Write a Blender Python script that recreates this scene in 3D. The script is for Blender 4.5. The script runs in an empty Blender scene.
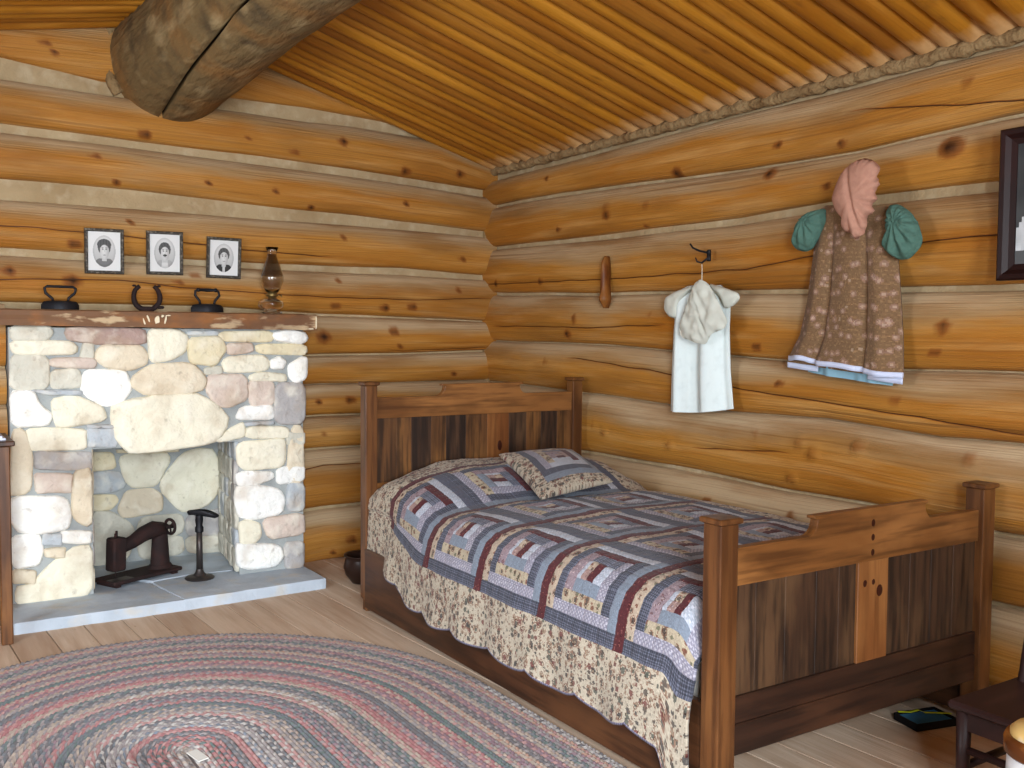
import bpy, math, random
import numpy as np
from mathutils import Vector, Matrix, noise
S = bpy.context.scene
COL = S.collection
R = random.Random(7)
PI = math.pi

# ------------------------------------------------------------------ camera
H = 1.3
CAM = np.array([-3.186, -5.231, H]); FPX = 965.4
def _cam():
    y, p, r = [math.radians(a) for a in (32.795, 2.897, -0.418)]
    f = np.array([math.sin(y)*math.cos(p), math.cos(y)*math.cos(p), -math.sin(p)])
    a = np.array([math.cos(y), -math.sin(y), 0.0]); u = np.cross(a, f)
    return a*math.cos(r)-u*math.sin(r), a*math.sin(r)+u*math.cos(r), f
CR, CU, CF = _cam()
def un(px, py, ax, val):
    """world point of the plane ax=val seen at a photograph pixel (used to read sizes off real planes)"""
    d = CF+CR*(px-512)/FPX-CU*(py-384)/FPX
    i = 'xyz'.index(ax); t = (val-CAM[i])/d[i]
    return CAM+d*t
cd = bpy.data.cameras.new('camera'); co = bpy.data.objects.new('camera', cd); COL.objects.link(co)
m = Matrix.Identity(4)
for i in range(3):
    m[i][0] = CR[i]; m[i][1] = CU[i]; m[i][2] = -CF[i]; m[i][3] = CAM[i]
co.matrix_world = m
cd.sensor_width = 36; cd.lens = FPX/1024*36; cd.clip_start = .05; cd.clip_end = 100
S.camera = co

# ------------------------------------------------------------------ light and exposure
def lin(c):
    return tuple(((v/255)/12.92 if v/255 <= .04045 else ((v/255+.055)/1.055)**2.4) for v in c)
w = bpy.data.worlds.new('sky'); S.world = w; w.use_nodes = True
w.node_tree.nodes['Background'].inputs[0].default_value = (.75, .87, 1, 1)
w.node_tree.nodes['Background'].inputs[1].default_value = 1.1
def area(name, loc, aim, sx, sy, power, col):
    l = bpy.data.lights.new(name, 'AREA'); l.shape = 'RECTANGLE'; l.size = sx; l.size_y = sy
    l.energy = power; l.color = col
    o = bpy.data.objects.new(name, l); COL.objects.link(o); o.location = loc
    o.rotation_euler = (Vector(aim)-Vector(loc)).to_track_quat('-Z', 'Y').to_euler()
    return o
area('doorway_daylight', (-3.9, -7.9, 1.9), (-2.7, 0, .5), 2.4, 2.7, 760, (.86, .93, 1))
area('left_fill_light', (-4.52, -2.9, 1.45), (-1.6, -1.6, .2), .9, .9, 40, (.84, .92, 1))  # unseen fill lamp, added to brighten the rug side and flat surfaces
area('front_window_daylight', (-1.55, -5.93, 1.6), (-1.2, 0, 1.2), .9, .8, 7, (.85, .93, 1))
S.view_settings.view_transform = 'Standard'; S.view_settings.look = 'None'
S.view_settings.gamma = 1; S.view_settings.use_curve_mapping = False
S.view_settings.exposure = 0.5

# ------------------------------------------------------------------ helpers
def link(o, parent=None):
    COL.objects.link(o)
    if parent is not None: o.parent = parent
    return o
def mesh(name, verts, faces, mat=None, parent=None, smooth=True, uv=None, cols=None, mats=None, fm=None, attrs=None):
    me = bpy.data.meshes.new(name)
    me.from_pydata([tuple(map(float, v)) for v in verts], [], [tuple(map(int, f)) for f in faces])
    if mat: me.materials.append(mat)
    for q in (mats or []): me.materials.append(q)
    if fm is not None: me.polygons.foreach_set('material_index', np.array(fm, dtype=np.int32))
    if smooth: me.polygons.foreach_set('use_smooth', np.ones(len(me.polygons), dtype=bool))
    if uv is not None:      # per vertex
        L = me.uv_layers.new(name='UVMap'); vi = np.zeros(len(me.loops), dtype=np.int32)
        me.loops.foreach_get('vertex_index', vi)
        L.data.foreach_set('uv', np.asarray(uv, dtype=np.float32)[vi].ravel())
    if cols is not None:    # per vertex (n,3) or per face flagged by size
        c = np.asarray(cols, dtype=np.float32)
        if len(c) == len(me.vertices) and len(c) != len(me.polygons):
            a = me.color_attributes.new('Col', 'FLOAT_COLOR', 'POINT')
            a.data.foreach_set('color', np.hstack([c, np.ones((len(c), 1), np.float32)]).ravel())
        else:
            n = np.zeros(len(me.polygons), dtype=np.int32); me.polygons.foreach_get('loop_total', n)
            cc = np.repeat(c, n, axis=0)
            a = me.color_attributes.new('Col', 'FLOAT_COLOR', 'CORNER')
            a.data.foreach_set('color', np.hstack([cc, np.ones((len(cc), 1), np.float32)]).ravel())
    for k, v in (attrs or {}).items():
        a = me.attributes.new(k, 'FLOAT', 'POINT'); a.data.foreach_set('value', np.asarray(v, dtype=np.float32))
    me.update()
    return link(bpy.data.objects.new(name, me), parent)
def empty(name, loc=(0, 0, 0), rz=0):
    o = bpy.data.objects.new(name, None); o.location = loc; o.rotation_euler[2] = rz
    o.empty_display_size = .1; return link(o)
def tag(o, label, cat, group=None, kind=None):
    o['label'] = label; o['category'] = cat
    if group: o['group'] = group
    if kind: o['kind'] = kind
    return o
def struct(o): o['kind'] = 'structure'; return o
class MB:
    """collects shapes into one mesh"""
    def __init__(s): s.v = []; s.f = []
    def add(s, v, f, M=None):
        b = len(s.v)
        s.v += [tuple(M @ Vector(p)) if M is not None else tuple(p) for p in v]; s.f += [tuple(i+b for i in q) for q in f]
        return s
    def box(s, lo, hi, bev=0.0, M=None):
        (x0, y0, z0), (x1, y1, z1) = lo, hi
        b = min(bev, (x1-x0)*.45, (y1-y0)*.45, (z1-z0)*.45)
        if b <= 0:
            v = [(x, y, z) for x in (x0, x1) for y in (y0, y1) for z in (z0, z1)]
            f = [(0, 1, 3, 2), (4, 6, 7, 5), (0, 4, 5, 1), (2, 3, 7, 6), (0, 2, 6, 4), (1, 5, 7, 3)]
            return s.add(v, f, M)
        v = []; idx = {}
        for i, (x, sx) in enumerate(((x0, 1), (x1, -1))):
            for j, (y, sy) in enumerate(((y0, 1), (y1, -1))):
                for k, (z, sz) in enumerate(((z0, 1), (z1, -1))):
                    for a in range(3):
                        d = [b*sx, b*sy, b*sz]; d[a] = 0
                        idx[i, j, k, a] = len(v); v.append((x+d[0], y+d[1], z+d[2]))
        f = []
        for i in (0, 1):
            f.append([idx[i, j, k, 0] for j, k in ((0, 0), (0, 1), (1, 1), (1, 0))][::(1 if i == 0 else -1)])
            f.append([idx[j, i, k, 1] for j, k in ((0, 0), (1, 0), (1, 1), (0, 1))][::(1 if i == 0 else -1)])
            f.append([idx[j, k, i, 2] for j, k in ((0, 0), (0, 1), (1, 1), (1, 0))][::(1 if i == 0 else -1)])
        for i in (0, 1):
            for j in (0, 1):
                f.append((idx[i, j, 0, 0], idx[i, j, 1, 0], idx[i, j, 1, 1], idx[i, j, 0, 1]))
                f.append((idx[i, 0, j, 0], idx[i, 1, j, 0], idx[i, 1, j, 2], idx[i, 0, j, 2]))
                f.append((idx[0, i, j, 1], idx[1, i, j, 1], idx[1, i, j, 2], idx[0, i, j, 2]))
        for i in (0, 1):
            for j in (0, 1):
                for k in (0, 1): f.append((idx[i, j, k, 0], idx[i, j, k, 1], idx[i, j, k, 2]))
        return s.add(v, f, M)
    def tube(s, pts, rad, n=10, closed=False, cap=True, sy=1.0):
        pts = [Vector(p) for p in pts]; m_ = len(pts)
        rs = rad if isinstance(rad, (list, tuple)) else [rad]*m_
        v = []; up = None
        for i, p in enumerate(pts):
            a = pts[(i-1) % m_] if (closed or i > 0) else p
            c = pts[(i+1) % m_] if (closed or i < m_-1) else p
            t = (c-a).normalized()
            if up is None: up = Vector((0, 0, 1)) if abs(t.z) < .9 else Vector((1, 0, 0))
            e1 = t.cross(up).normalized(); e2 = e1.cross(t).normalized(); up = e2
            for k in range(n):
                an = 2*PI*k/n
                v.append(p+e1*math.cos(an)*rs[i]+e2*math.sin(an)*rs[i]*sy)
        f = []
        for i in range(m_ if closed else m_-1):
            j = (i+1) % m_
            for k in range(n):
                l = (k+1) % n; f.append((i*n+k, i*n+l, j*n+l, j*n+k))
        if cap and not closed: f += [tuple(range(n))[::-1], tuple((m_-1)*n+k for k in range(n))]
        return s.add(v, f)
    def lathe(s, prof, c=(0, 0, 0), n=28, M=None, sx=1, sy=1):
        v = []
        for r, z in prof:
            for k in range(n):
                a = 2*PI*k/n; v.append((c[0]+r*math.cos(a)*sx, c[1]+r*math.sin(a)*sy, c[2]+z))
        f = []
        for i in range(len(prof)-1):
            for k in range(n):
                l = (k+1) % n; f.append((i*n+k, i*n+l, (i+1)*n+l, (i+1)*n+k))
        if prof[0][0] > 1e-4: f.append(tuple(range(n))[::-1])
        if prof[-1][0] > 1e-4: f.append(tuple((len(prof)-1)*n+k for k in range(n)))
        return s.add(v, f, M)
    def prism(s, poly, fn, d0, d1):
        """poly of 2-D points; fn(a, b, d) -> 3-D"""
        n = len(poly)
        v = [fn(a, b, d0) for a, b in poly]+[fn(a, b, d1) for a, b in poly]
        f = [tuple(range(n)), tuple(range(2*n-1, n-1, -1))]+[(k, k+n, (k+1) % n+n, (k+1) % n) for k in range(n)]
        return s.add(v, f)
    def build(s, name, mat, parent=None, smooth=False, bevel=0, uv=None, auto=False):
        import bmesh
        o = mesh(name, s.v, s.f, mat, parent, smooth)
        bm = bmesh.new(); bm.from_mesh(o.data); bmesh.ops.recalc_face_normals(bm, faces=bm.faces); bm.to_mesh(o.data); bm.free()
        if auto:
            for e in o.data.edges: pass
            o.data.polygons.foreach_set('use_smooth', np.ones(len(o.data.polygons), dtype=bool))
            o.data.set_sharp_from_angle(angle=math.radians(38))
        if bevel:
            b = o.modifiers.new('bevel', 'BEVEL'); b.width = bevel; b.segments = 2; b.limit_method = 'ANGLE'
        return o
def nz(x, y, z): return noise.noise(Vector((x, y, z)))

# ------------------------------------------------------------------ materials
def M(name, base, rough=.75, metal=0, layers=(), bump=None, coord='Object', stretch=(1, 1, 1), attr=None, spec=.3, trans=0, ior=1.45, sheen=0):
    """layers: (scale, detail, colour, lo, hi, amount[, stretch]) noise mixed over the base"""
    mt = bpy.data.materials.new(name); mt.use_nodes = True; nt = mt.node_tree; N = nt.nodes; L = nt.links
    b = N['Principled BSDF']; b.inputs['Roughness'].default_value = rough; b.inputs['Metallic'].default_value = metal
    b.inputs['Specular IOR Level'].default_value = spec; b.inputs['IOR'].default_value = ior
    b.inputs['Transmission Weight'].default_value = trans
    if sheen: b.inputs['Sheen Weight'].default_value = sheen
    tc = N.new('ShaderNodeTexCoord')
    def mapped(st):
        mp = N.new('ShaderNodeMapping'); mp.inputs['Scale'].default_value = st; L.new(tc.outputs[coord], mp.inputs[0]); return mp.outputs[0]
    if attr == 'Col':
        at = N.new('ShaderNodeAttribute'); at.attribute_name = 'Col'; cur = at.outputs['Color']
    else:
        rgb = N.new('ShaderNodeRGB'); rgb.outputs[0].default_value = (*lin(base), 1); cur = rgb.outputs[0]
    for ly in layers:
        sc, de, c, lo, hi, am = ly[:6]; st = ly[6] if len(ly) > 6 else stretch
        if isinstance(sc, str):     # attribute mask
            src = N.new('ShaderNodeAttribute'); src.attribute_name = sc; fac = src.outputs['Fac']
            if de:
                n2 = N.new('ShaderNodeTexNoise'); n2.inputs['Scale'].default_value = de; n2.inputs['Detail'].default_value = 5
                L.new(mapped(st), n2.inputs['Vector'])
                ad = N.new('ShaderNodeMath'); ad.operation = 'MULTIPLY_ADD'; L.new(n2.outputs[0], ad.inputs[0])
                ad.inputs[1].default_value = .9; L.new(fac, ad.inputs[2])
                sb = N.new('ShaderNodeMath'); sb.operation = 'SUBTRACT'; L.new(ad.outputs[0], sb.inputs[0]); sb.inputs[1].default_value = .45
                fac = sb.outputs[0]
        else:
            n_ = N.new('ShaderNodeTexNoise'); n_.inputs['Scale'].default_value = sc; n_.inputs['Detail'].default_value = de
            L.new(mapped(st), n_.inputs['Vector']); fac = n_.outputs[0]
        mr = N.new('ShaderNodeMapRange'); mr.inputs[1].default_value = lo; mr.inputs[2].default_value = hi
        mr.inputs[4].default_value = am; L.new(fac, mr.inputs[0])
        mx = N.new('ShaderNodeMix'); mx.data_type = 'RGBA'; L.new(mr.outputs[0], mx.inputs[0]); L.new(cur, mx.inputs[6])
        mx.inputs[7].default_value = (*lin(c), 1); cur = mx.outputs[2]
    L.new(cur, b.inputs['Base Color'])
    if bump:
        bs, bst, bd = bump[:3]; st = bump[3] if len(bump) > 3 else stretch
        n_ = N.new('ShaderNodeTexNoise'); n_.inputs['Scale'].default_value = bs; n_.inputs['Detail'].default_value = 6
        L.new(mapped(st), n_.inputs['Vector'])
        bp = N.new('ShaderNodeBump'); bp.inputs['Strength'].default_value = bst; bp.inputs['Distance'].default_value = bd
        L.new(n_.outputs[0], bp.inputs['Height']); L.new(bp.outputs[0], b.inputs['Normal'])
    return mt
G = (1, 14, 1)      # grain along u
m_log = M('peeled_log', (180, 124, 52), .55, layers=[
    (1.0, 4, (160, 94, 22), .42, .66, .75, (.8, 3, 1)), (2.2, 6, (204, 156, 92), .5, .72, .7, (.7, 6, 1)),
    (5, 8, (150, 88, 30), .56, .78, .6, (.5, 16, 1)), ('smear_daylight', 5, (170, 136, 92), .15, .7, .95, (.7, 4, 1)),
    ('smear_daylight', 3, (196, 172, 138), .62, 1.15, .8, (.6, 5, 1)), (1.6, 10, (104, 66, 28), .58, .74, .6, (.35, 26, 1)), (3, 9, (120, 78, 36), .50, .70, .38, (.4, 45, 1)), (1.2, 8, (138, 92, 40), .50, .66, .6, (1.0, 4, 1)),  # upper flanks: dusty chinking smear, with daylight from above put into its colour
    ('knot', 0, (132, 74, 26), .05, .3, .8), ('knot', 0, (52, 27, 12), .3, .8, .95)],  # knots, and the shade painted into the cracks
    bump=(5, .6, .012, (.5, 22, 1)), coord='UV', spec=.25)
m_chink = M('chinking_mortar', (176, 154, 118), .95, layers=[(3, 6, (146, 120, 84), .4, .7, .7), (14, 6, (196, 180, 150), .5, .7, .5)], bump=(22, .5, .02))
m_caulk = M('rough_caulking', (154, 128, 90), .95, layers=[(9, 7, (118, 90, 56), .4, .65, .8)], bump=(30, .9, .03))
m_pole = M('ceiling_pole', (182, 122, 32), .55, layers=[(3, 9, (110, 70, 24), .52, .72, .4, (.4, 30, 1)), (2.2, 6, (120, 74, 26), .62, .72, .6, (2, 2, 1)),
    (1.1, 3, (146, 86, 14), .4, .65, .8, (.6, 1, 1)), (2.5, 6, (206, 146, 58), .5, .75, .6, (.8, 6, 1)), (6, 6, (140, 78, 22), .58, .8, .6, (.8, 10, 1)),
    ('endpale', 5, (200, 158, 108), .35, .8, .9, (2, 3, 1)), ('pole', 0, (124, 72, 24), 0, .5, .6), ('knot', 0, (90, 48, 16), .3, .9, .8)],
    bump=(6, .3, .008, (.8, 8, 1)), coord='UV', spec=.35)
m_beam = M('weathered_beam', (122, 102, 68), .8, layers=[(1.6, 5, (138, 102, 58), .48, .62, .9, (1.6, 1, 1)), (3.5, 7, (78, 66, 48), .5, .7, .8, (2, 2, 1)),
    (3, 7, (172, 152, 112), .54, .68, .7, (1.2, 3, 1)), ('crack', 0, (14, 10, 7), .2, .7, 1)], bump=(9, .7, .03, (1, 3, 1)), coord='UV')
m_floor = M('floor_boards', (206, 182, 158), .8, layers=[(2, 5, (178, 148, 122), .4, .68, .8, (8, .7, 1)), (3, 7, (218, 198, 176), .5, .75, .6, (12, .8, 1)),
    ('knot', 0, (164, 132, 106), 0, 1, .5), (26, 4, (112, 70, 44), .68, .78, .5, (2, .7, 1))], bump=(5, .25, .006, (16, .8, 1)))
m_mortar = M('stone_mortar', (166, 170, 168), .95, layers=[(7, 6, (132, 136, 136), .4, .7, .7)], bump=(40, .6, .01))
m_stone = M('field_stone', (0, 0, 0), .85, attr='Col', layers=[(7, 8, (180, 154, 122), .52, .72, .5), (11, 8, (244, 238, 220), .5, .7, .5), (26, 8, (128, 108, 88), .62, .76, .45)], bump=(11, .8, .035))
m_slate = M('hearth_slate', (190, 200, 210), .75, layers=[(3, 7, (164, 174, 184), .4, .62, .9), (9, 8, (196, 190, 178), .54, .72, .7)], bump=(9, .5, .015))
m_mantel = M('worn_brown_paint', (118, 84, 58), .6, layers=[(5, 6, (152, 98, 52), .48, .62, .8, (1, 2, 2)), (13, 8, (206, 180, 142), .57, .66, .8, (.6, 2, 2)), (3, 5, (98, 64, 46), .5, .7, .6)], bump=(20, .4, .006))
m_cream = M('chipped_cream_paint', (232, 218, 186), .7)
def wood(name, a, b, c, rough=.42, ax='z', k=1.0):
    st = {'x': (1, 14, 14), 'y': (14, 1, 14), 'z': (14, 14, 1)}[ax]
    s2 = {'x': (1.4, 4, 4), 'y': (4, 1.4, 4), 'z': (4, 4, 1.4)}[ax]
    return M(name, a, rough, layers=[(1.6*k, 7, b, .40, .62, .9, st), (1.5*k, 4, c, .48, .66, .8, s2), (3.2*k, 8, b, .5, .66, .7, st)], bump=(3, .2, .004, st), spec=.4)
m_postw = wood('honey_pine_upright', (106, 66, 34), (70, 40, 19), (136, 90, 48), ax='z')
m_railw = wood('honey_pine_rail', (118, 74, 36), (78, 46, 21), (150, 100, 54), ax='x')
m_siderail = wood('dark_pine_side_rail', (74, 44, 26), (48, 28, 16), (98, 62, 36), ax='y')
m_dpanel = wood('dark_stained_boards', (64, 42, 28), (32, 20, 13), (90, 64, 42), .55, 'z', 1.4)
m_bpanel = wood('brown_stained_boards', (98, 63, 34), (48, 30, 17), (132, 88, 46), .5, 'z', 1.2)
m_lpanel = wood('light_pine_stile', (120, 72, 36), (90, 50, 22), (146, 96, 52), .45, 'z')
m_lowrail = wood('dark_bottom_rail', (52, 31, 21), (34, 20, 14), (74, 46, 30), .45, 'x')
m_chair = M('near_black_chair_wood', (46, 28, 26), .45, layers=[(2, 4, (66, 40, 36), .5, .7, .6, (1, 8, 8))])
m_iron = M('black_cast_iron', (34, 34, 38), .5, .5, layers=[(14, 5, (60, 56, 56), .55, .75, .5)], bump=(40, .3, .003))
m_rust = M('rusty_iron', (42, 30, 29), .8, .1, layers=[(10, 6, (64, 38, 33), .5, .68, .8), (18, 5, (38, 28, 28), .52, .7, .8)], bump=(50, .6, .004))
m_steel = M('worn_dark_steel', (72, 66, 64), .42, .6, layers=[(12, 5, (110, 92, 80), .55, .7, .5)])
m_frame = M('dark_carved_metal_frame', (78, 74, 68), .45, .4, layers=[(60, 3, (134, 126, 112), .5, .62, .8)], bump=(90, .8, .004))
m_dframe = M('dark_mahogany_frame', (34, 16, 14), .45, layers=[(4, 4, (48, 22, 18), .5, .7, .6)], spec=.2)
m_photo = M('printed_photo', (0, 0, 0), .6, attr='Col')
m_fabcol = M('printed_cotton', (0, 0, 0), .92, attr='Col', bump=(160, .35, .003), spec=.15, sheen=.1)
m_rug = M('braided_wool', (0, 0, 0), .95, attr='Col', bump=(220, .5, .003), spec=.1)
def glass(name, col, rough=.03):
    mt = bpy.data.materials.new(name); mt.use_nodes = True; b = mt.node_tree.nodes['Principled BSDF']
    b.inputs['Base Color'].default_value = (*lin(col), 1); b.inputs['Roughness'].default_value = rough
    b.inputs['Transmission Weight'].default_value = 1; b.inputs['IOR'].default_value = 1.45
    return mt
m_glass = glass('lamp_glass', (246, 242, 230))
m_soot = glass('chimney_glass', (250, 246, 238), .04)
m_sootb = M('soot_film', (44, 22, 14), .7); m_sootb.node_tree.nodes['Principled BSDF'].inputs['Alpha'].default_value = .5
m_sootc = M('thin_soot_film', (70, 42, 30), .7); m_sootc.node_tree.nodes['Principled BSDF'].inputs['Alpha'].default_value = .12
m_brass = M('aged_brass', (150, 128, 80), .35, .9)

# ------------------------------------------------------------------ the log walls
def interp(pts, x):
    xs = [p[0] for p in pts]; return float(np.interp(x, xs, [p[1] for p in pts]))
def log_mesh(name, axis, s0, s1, top, bot, parent, bulge=.075, crack=None, knots=(), seed=0, smear_daylight=1.0, off=0.0, ds=.03, bumps=()):
    """axis 'A': wall y=0, s = x.  axis 'B': wall x=0, s = -y.  top/bot: functions of s. crack: (t(s) pts, s0, s1)"""
    n = max(4, int((s1-s0)/ds)); rows_hi = 9; rows_lo = 9
    v = []; uv = []; sm = []; kn = []
    for i in range(n+1):
        s = s0+(s1-s0)*i/n
        zt, zb = top(s), bot(s); hc = (zt+zb)/2; hh = (zt-zb)/2
        wob = 1+.10*nz(s*1.3, seed*3.7, 0)
        if crack:
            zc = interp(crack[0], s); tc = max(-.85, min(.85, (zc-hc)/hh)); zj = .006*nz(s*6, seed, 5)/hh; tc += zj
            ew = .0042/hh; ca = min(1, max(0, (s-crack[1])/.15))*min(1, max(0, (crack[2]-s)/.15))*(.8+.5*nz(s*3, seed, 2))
            th = [math.asin(t) for t in (tc-ew, tc, tc+ew)]
            ts = [-PI/2+(th[0]+PI/2)*k/rows_lo for k in range(rows_lo+1)]+[th[1]]+[th[2]+(PI/2-th[2])*k/rows_hi for k in range(rows_hi+1)]
        else:
            ts = [-PI/2+PI*k/20 for k in range(21)]; ca = 0
        for j, a in enumerate(ts):
            t = math.sin(a); d = bulge*wob*max(0, math.cos(a))**.8
            d += .007*nz(s*2.2, t*1.5, seed)*math.cos(a)+.003*nz(s*9, t*4, seed+9)*math.cos(a)
            if ca and j == rows_lo+1: d -= .02*max(0, ca)
            z = hc+hh*t
            k_ = 0
            for (ks, kz, kr) in knots:
                q = math.hypot((s-ks)/1.3, z-kz)/(kr*.62)
                if q < 1.6: k_ = max(k_, 1-q/1.6); d += .006*max(0, 1-q)
            for (ks, kz, kr, kh) in bumps:
                q = math.hypot(s-ks, z-kz)/kr
                if q < 1.5: d += kh*.95*math.exp(-q*q*6)
                if q < .8: k_ = max(k_, .34*(1-q))
            d += off
            if crack and j == rows_lo+1: k_ = max(k_, min(1, ca*1.3))  # crack row painted dark as groove shade, carried by the knot mask
            v.append((s, -d, z) if axis == 'A' else (-d, -s, z))
            uv.append((s+seed*3.1, (hh*a*1.1)+seed*1.7))
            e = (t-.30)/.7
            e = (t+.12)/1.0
            sm.append(smear_daylight*max(0, e)*1.05+.45*nz(s*1.3, t*.9, seed+2)+.12*nz(s*1.1, seed, 3)+ (.35*max(0, (-t-.9)/.1)))
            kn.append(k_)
    c = len(ts); f = []
    for i in range(n):
        for j in range(c-1):
            q = (i*c+j, i*c+j+1, (i+1)*c+j+1, (i+1)*c+j)
            f.append(q if axis == 'B' else q[::-1])
    return mesh(name, v, f, m_log, parent, True, uv=uv, attrs={'smear_daylight': sm, 'knot': kn})
def curve_from_px(axis, pts, lo, hi):
    P = []
    for (x, y) in pts:
        w_ = un(x, y, 'y' if axis == 'A' else 'x', 0.0)
        P.append((float(w_[0]) if axis == 'A' else float(-w_[1]), float(w_[2])))
    P.sort(); return lambda s: interp(P, s)+.006*nz(s*1.7, P[0][1]*7, 1)

def backing(name, fn, s0, s1, z0, z1f, mat, ds=.05, parent=None, th=.10):
    """rough chinking sheet with thickness"""
    n = int((s1-s0)/ds); v = []; f = []; mz = 60
    for i in range(n+1):
        s = s0+(s1-s0)*i/n; z1 = z1f(s)
        for j in range(mz+1):
            z = z0+(z1-z0)*j/mz
            v.append(fn(s, .004+.009*nz(s*3, z*9, 0)+.004*nz(s*14, z*22, 4), z))
    c = mz+1
    for i in range(n):
        for j in range(mz): f.append((i*c+j, i*c+j+1, (i+1)*c+j+1, (i+1)*c+j))
    b = len(v)
    for s in (s0, s1):
        for z in (z0, z1f(s)): v.append(fn(s, -th, z))
    f += [(b, b+2, b+3, b+1)]
    return mesh(name, v, f, mat, parent, True)

RIDGE_X = -1.93
def ceil_z(x):
    if x > RIDGE_X: return 2.315+.283*(-x)
    return 2.315+.283*(-RIDGE_X)-.195*(RIDGE_X-x)
XL, YF = -4.6, -6.0
# wall A (back): top/bottom edges of each log read at several places
A = [
 # name, top px pts, bottom px pts, crack px pts, knots px(x,y,r)
 ([(0, -30), (130, -18), (300, 10), (480, 60)], [(0, 58), (100, 82), (300, 107), (480, 140)], None, [(45, 42, .02), (56, 52, .018)]),
 ([(0, 80), (100, 95), (240, 113), (300, 122), (355, 128), (480, 150)], [(0, 123), (130, 141), (262, 157), (350, 169), (480, 190)], None, [(146, 134, .03), (295, 152, .02), (343, 142, .03), (407, 171, .03), (460, 174, .03), (250, 138, .015)]),
 ([(0, 137), (130, 152), (262, 170), (350, 181), (480, 200)], [(0, 179), (130, 190), (262, 206), (350, 215), (480, 231)], None, [(118, 182, .02), (208, 183, .018), (276, 191, .016), (313, 207, .018), (406, 204, .02), (95, 156, .02)]),
 ([(0, 209), (130, 217), (262, 225), (350, 230), (480, 240)], [(0, 248), (130, 256), (262, 264), (400, 268), (480, 275)], [(0, 225), (125, 236), (260, 251), (330, 257)], [(75, 244, .03), (130, 223, .015), (195, 242, .015), (343, 239, .02), (462, 260, .02)]),
 ([(0, 259), (130, 265), (262, 272), (400, 278), (480, 282)], [(0, 302), (200, 306), (320, 314), (400, 317), (480, 321)], [(0, 279), (120, 280), (180, 287), (300, 296), (420, 300), (490, 298)], [(9, 271, .03), (72, 281, .04), (195, 275, .02), (178, 282, .02), (338, 280, .015), (336, 306, .025), (386, 308, .03), (413, 307, .03), (458, 290, .02)]),
 ([(320, 326), (480, 327), (300, 326), (0, 322)], [(0, 365), (320, 354), (400, 353), (480, 350)], [(400, 351), (440, 352), (490, 349)], [(323, 337, .045), (394, 331, .03), (402, 346, .02)]),
 ([(0, 380), (320, 365), (400, 364), (480, 361)], [(0, 402), (320, 383), (400, 382), (480, 380)], None, [(455, 374, .02)]),
 ([(0, 404), (320, 385), (400, 384), (480, 382)], [(0, 442), (320, 414), (480, 408)], None, [(350, 400, .03), (318, 402, .02)]),
 ([(0, 455), (320, 425), (480, 417)], [(0, 480), (320, 447), (480, 436)], None, [(322, 434, .015)]),
 ([(0, 497), (320, 459), (480, 448)], [(0, 560), (320, 506), (480, 490)], [(300, 471), (325, 465), (420, 462)], []),
 ([(0, 590), (320, 524), (480, 508)], [(0, 640), (320, 560), (480, 540)], None, [(352, 540, .03), (333, 553, .02)]),
]
wallA = struct(backing('wall_back', lambda s, d, z: (s, -d, z), -1.36, .05, 0, lambda s: ceil_z(s)+.14, m_chink))
struct_parts = []
backing('chinking', lambda s, d, z: (s, -d, z), XL, -2.72, 0, lambda s: ceil_z(s)+.14, m_chink, parent=wallA)
backing('chinking', lambda s, d, z: (s, -d, z), -2.72, -1.36, 1.25, lambda s: ceil_z(s)+.14, m_chink, parent=wallA)
pbot = None
for i, (tp, bt, cr, kn) in enumerate(A):
    top0 = curve_from_px('A', tp, 0, 0); bot = curve_from_px('A', bt, 0, 0)
    top = (lambda s, t_=top0, p_=pbot, k_=(.30 if i < 5 else .85): t_(s)+(p_(s)-t_(s))*k_) if (pbot and i > 1) else top0
    pbot = bot
    ck = None
    if cr:
        P = sorted((float(un(x, y, 'y', -.07)[0]), float(un(x, y, 'y', -.07)[2])) for x, y in cr)
        ck = (P, P[0][0]-.4 if P[0][0] < -2.4 else P[0][0]-.1, P[-1][0]+.05)
    ks = [(float(un(x, y, 'y', -.07)[0]), float(un(x, y, 'y', -.07)[2]), r) for x, y, r in kn]
    def ctop(s, top=top): return min(top(s), ceil_z(s)+.02)
    if i == 0: spans = [(XL, -.68)]
    elif i < 5: spans = [(XL, .02)]
    else: spans = [(XL, -2.74), (-1.34, .02)]
    for (a, b) in spans:
        if i == 0:
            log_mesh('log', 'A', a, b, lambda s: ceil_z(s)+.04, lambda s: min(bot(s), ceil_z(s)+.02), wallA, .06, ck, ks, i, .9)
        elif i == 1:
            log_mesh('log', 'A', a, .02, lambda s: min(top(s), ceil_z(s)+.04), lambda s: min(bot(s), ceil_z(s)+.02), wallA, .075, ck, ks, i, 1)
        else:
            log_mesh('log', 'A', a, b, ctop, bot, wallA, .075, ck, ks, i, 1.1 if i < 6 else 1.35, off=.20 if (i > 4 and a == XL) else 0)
MB().box((XL, -.205, 0), (-2.74, -.02, 1.31)).build('chinking', m_chink, wallA)
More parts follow.
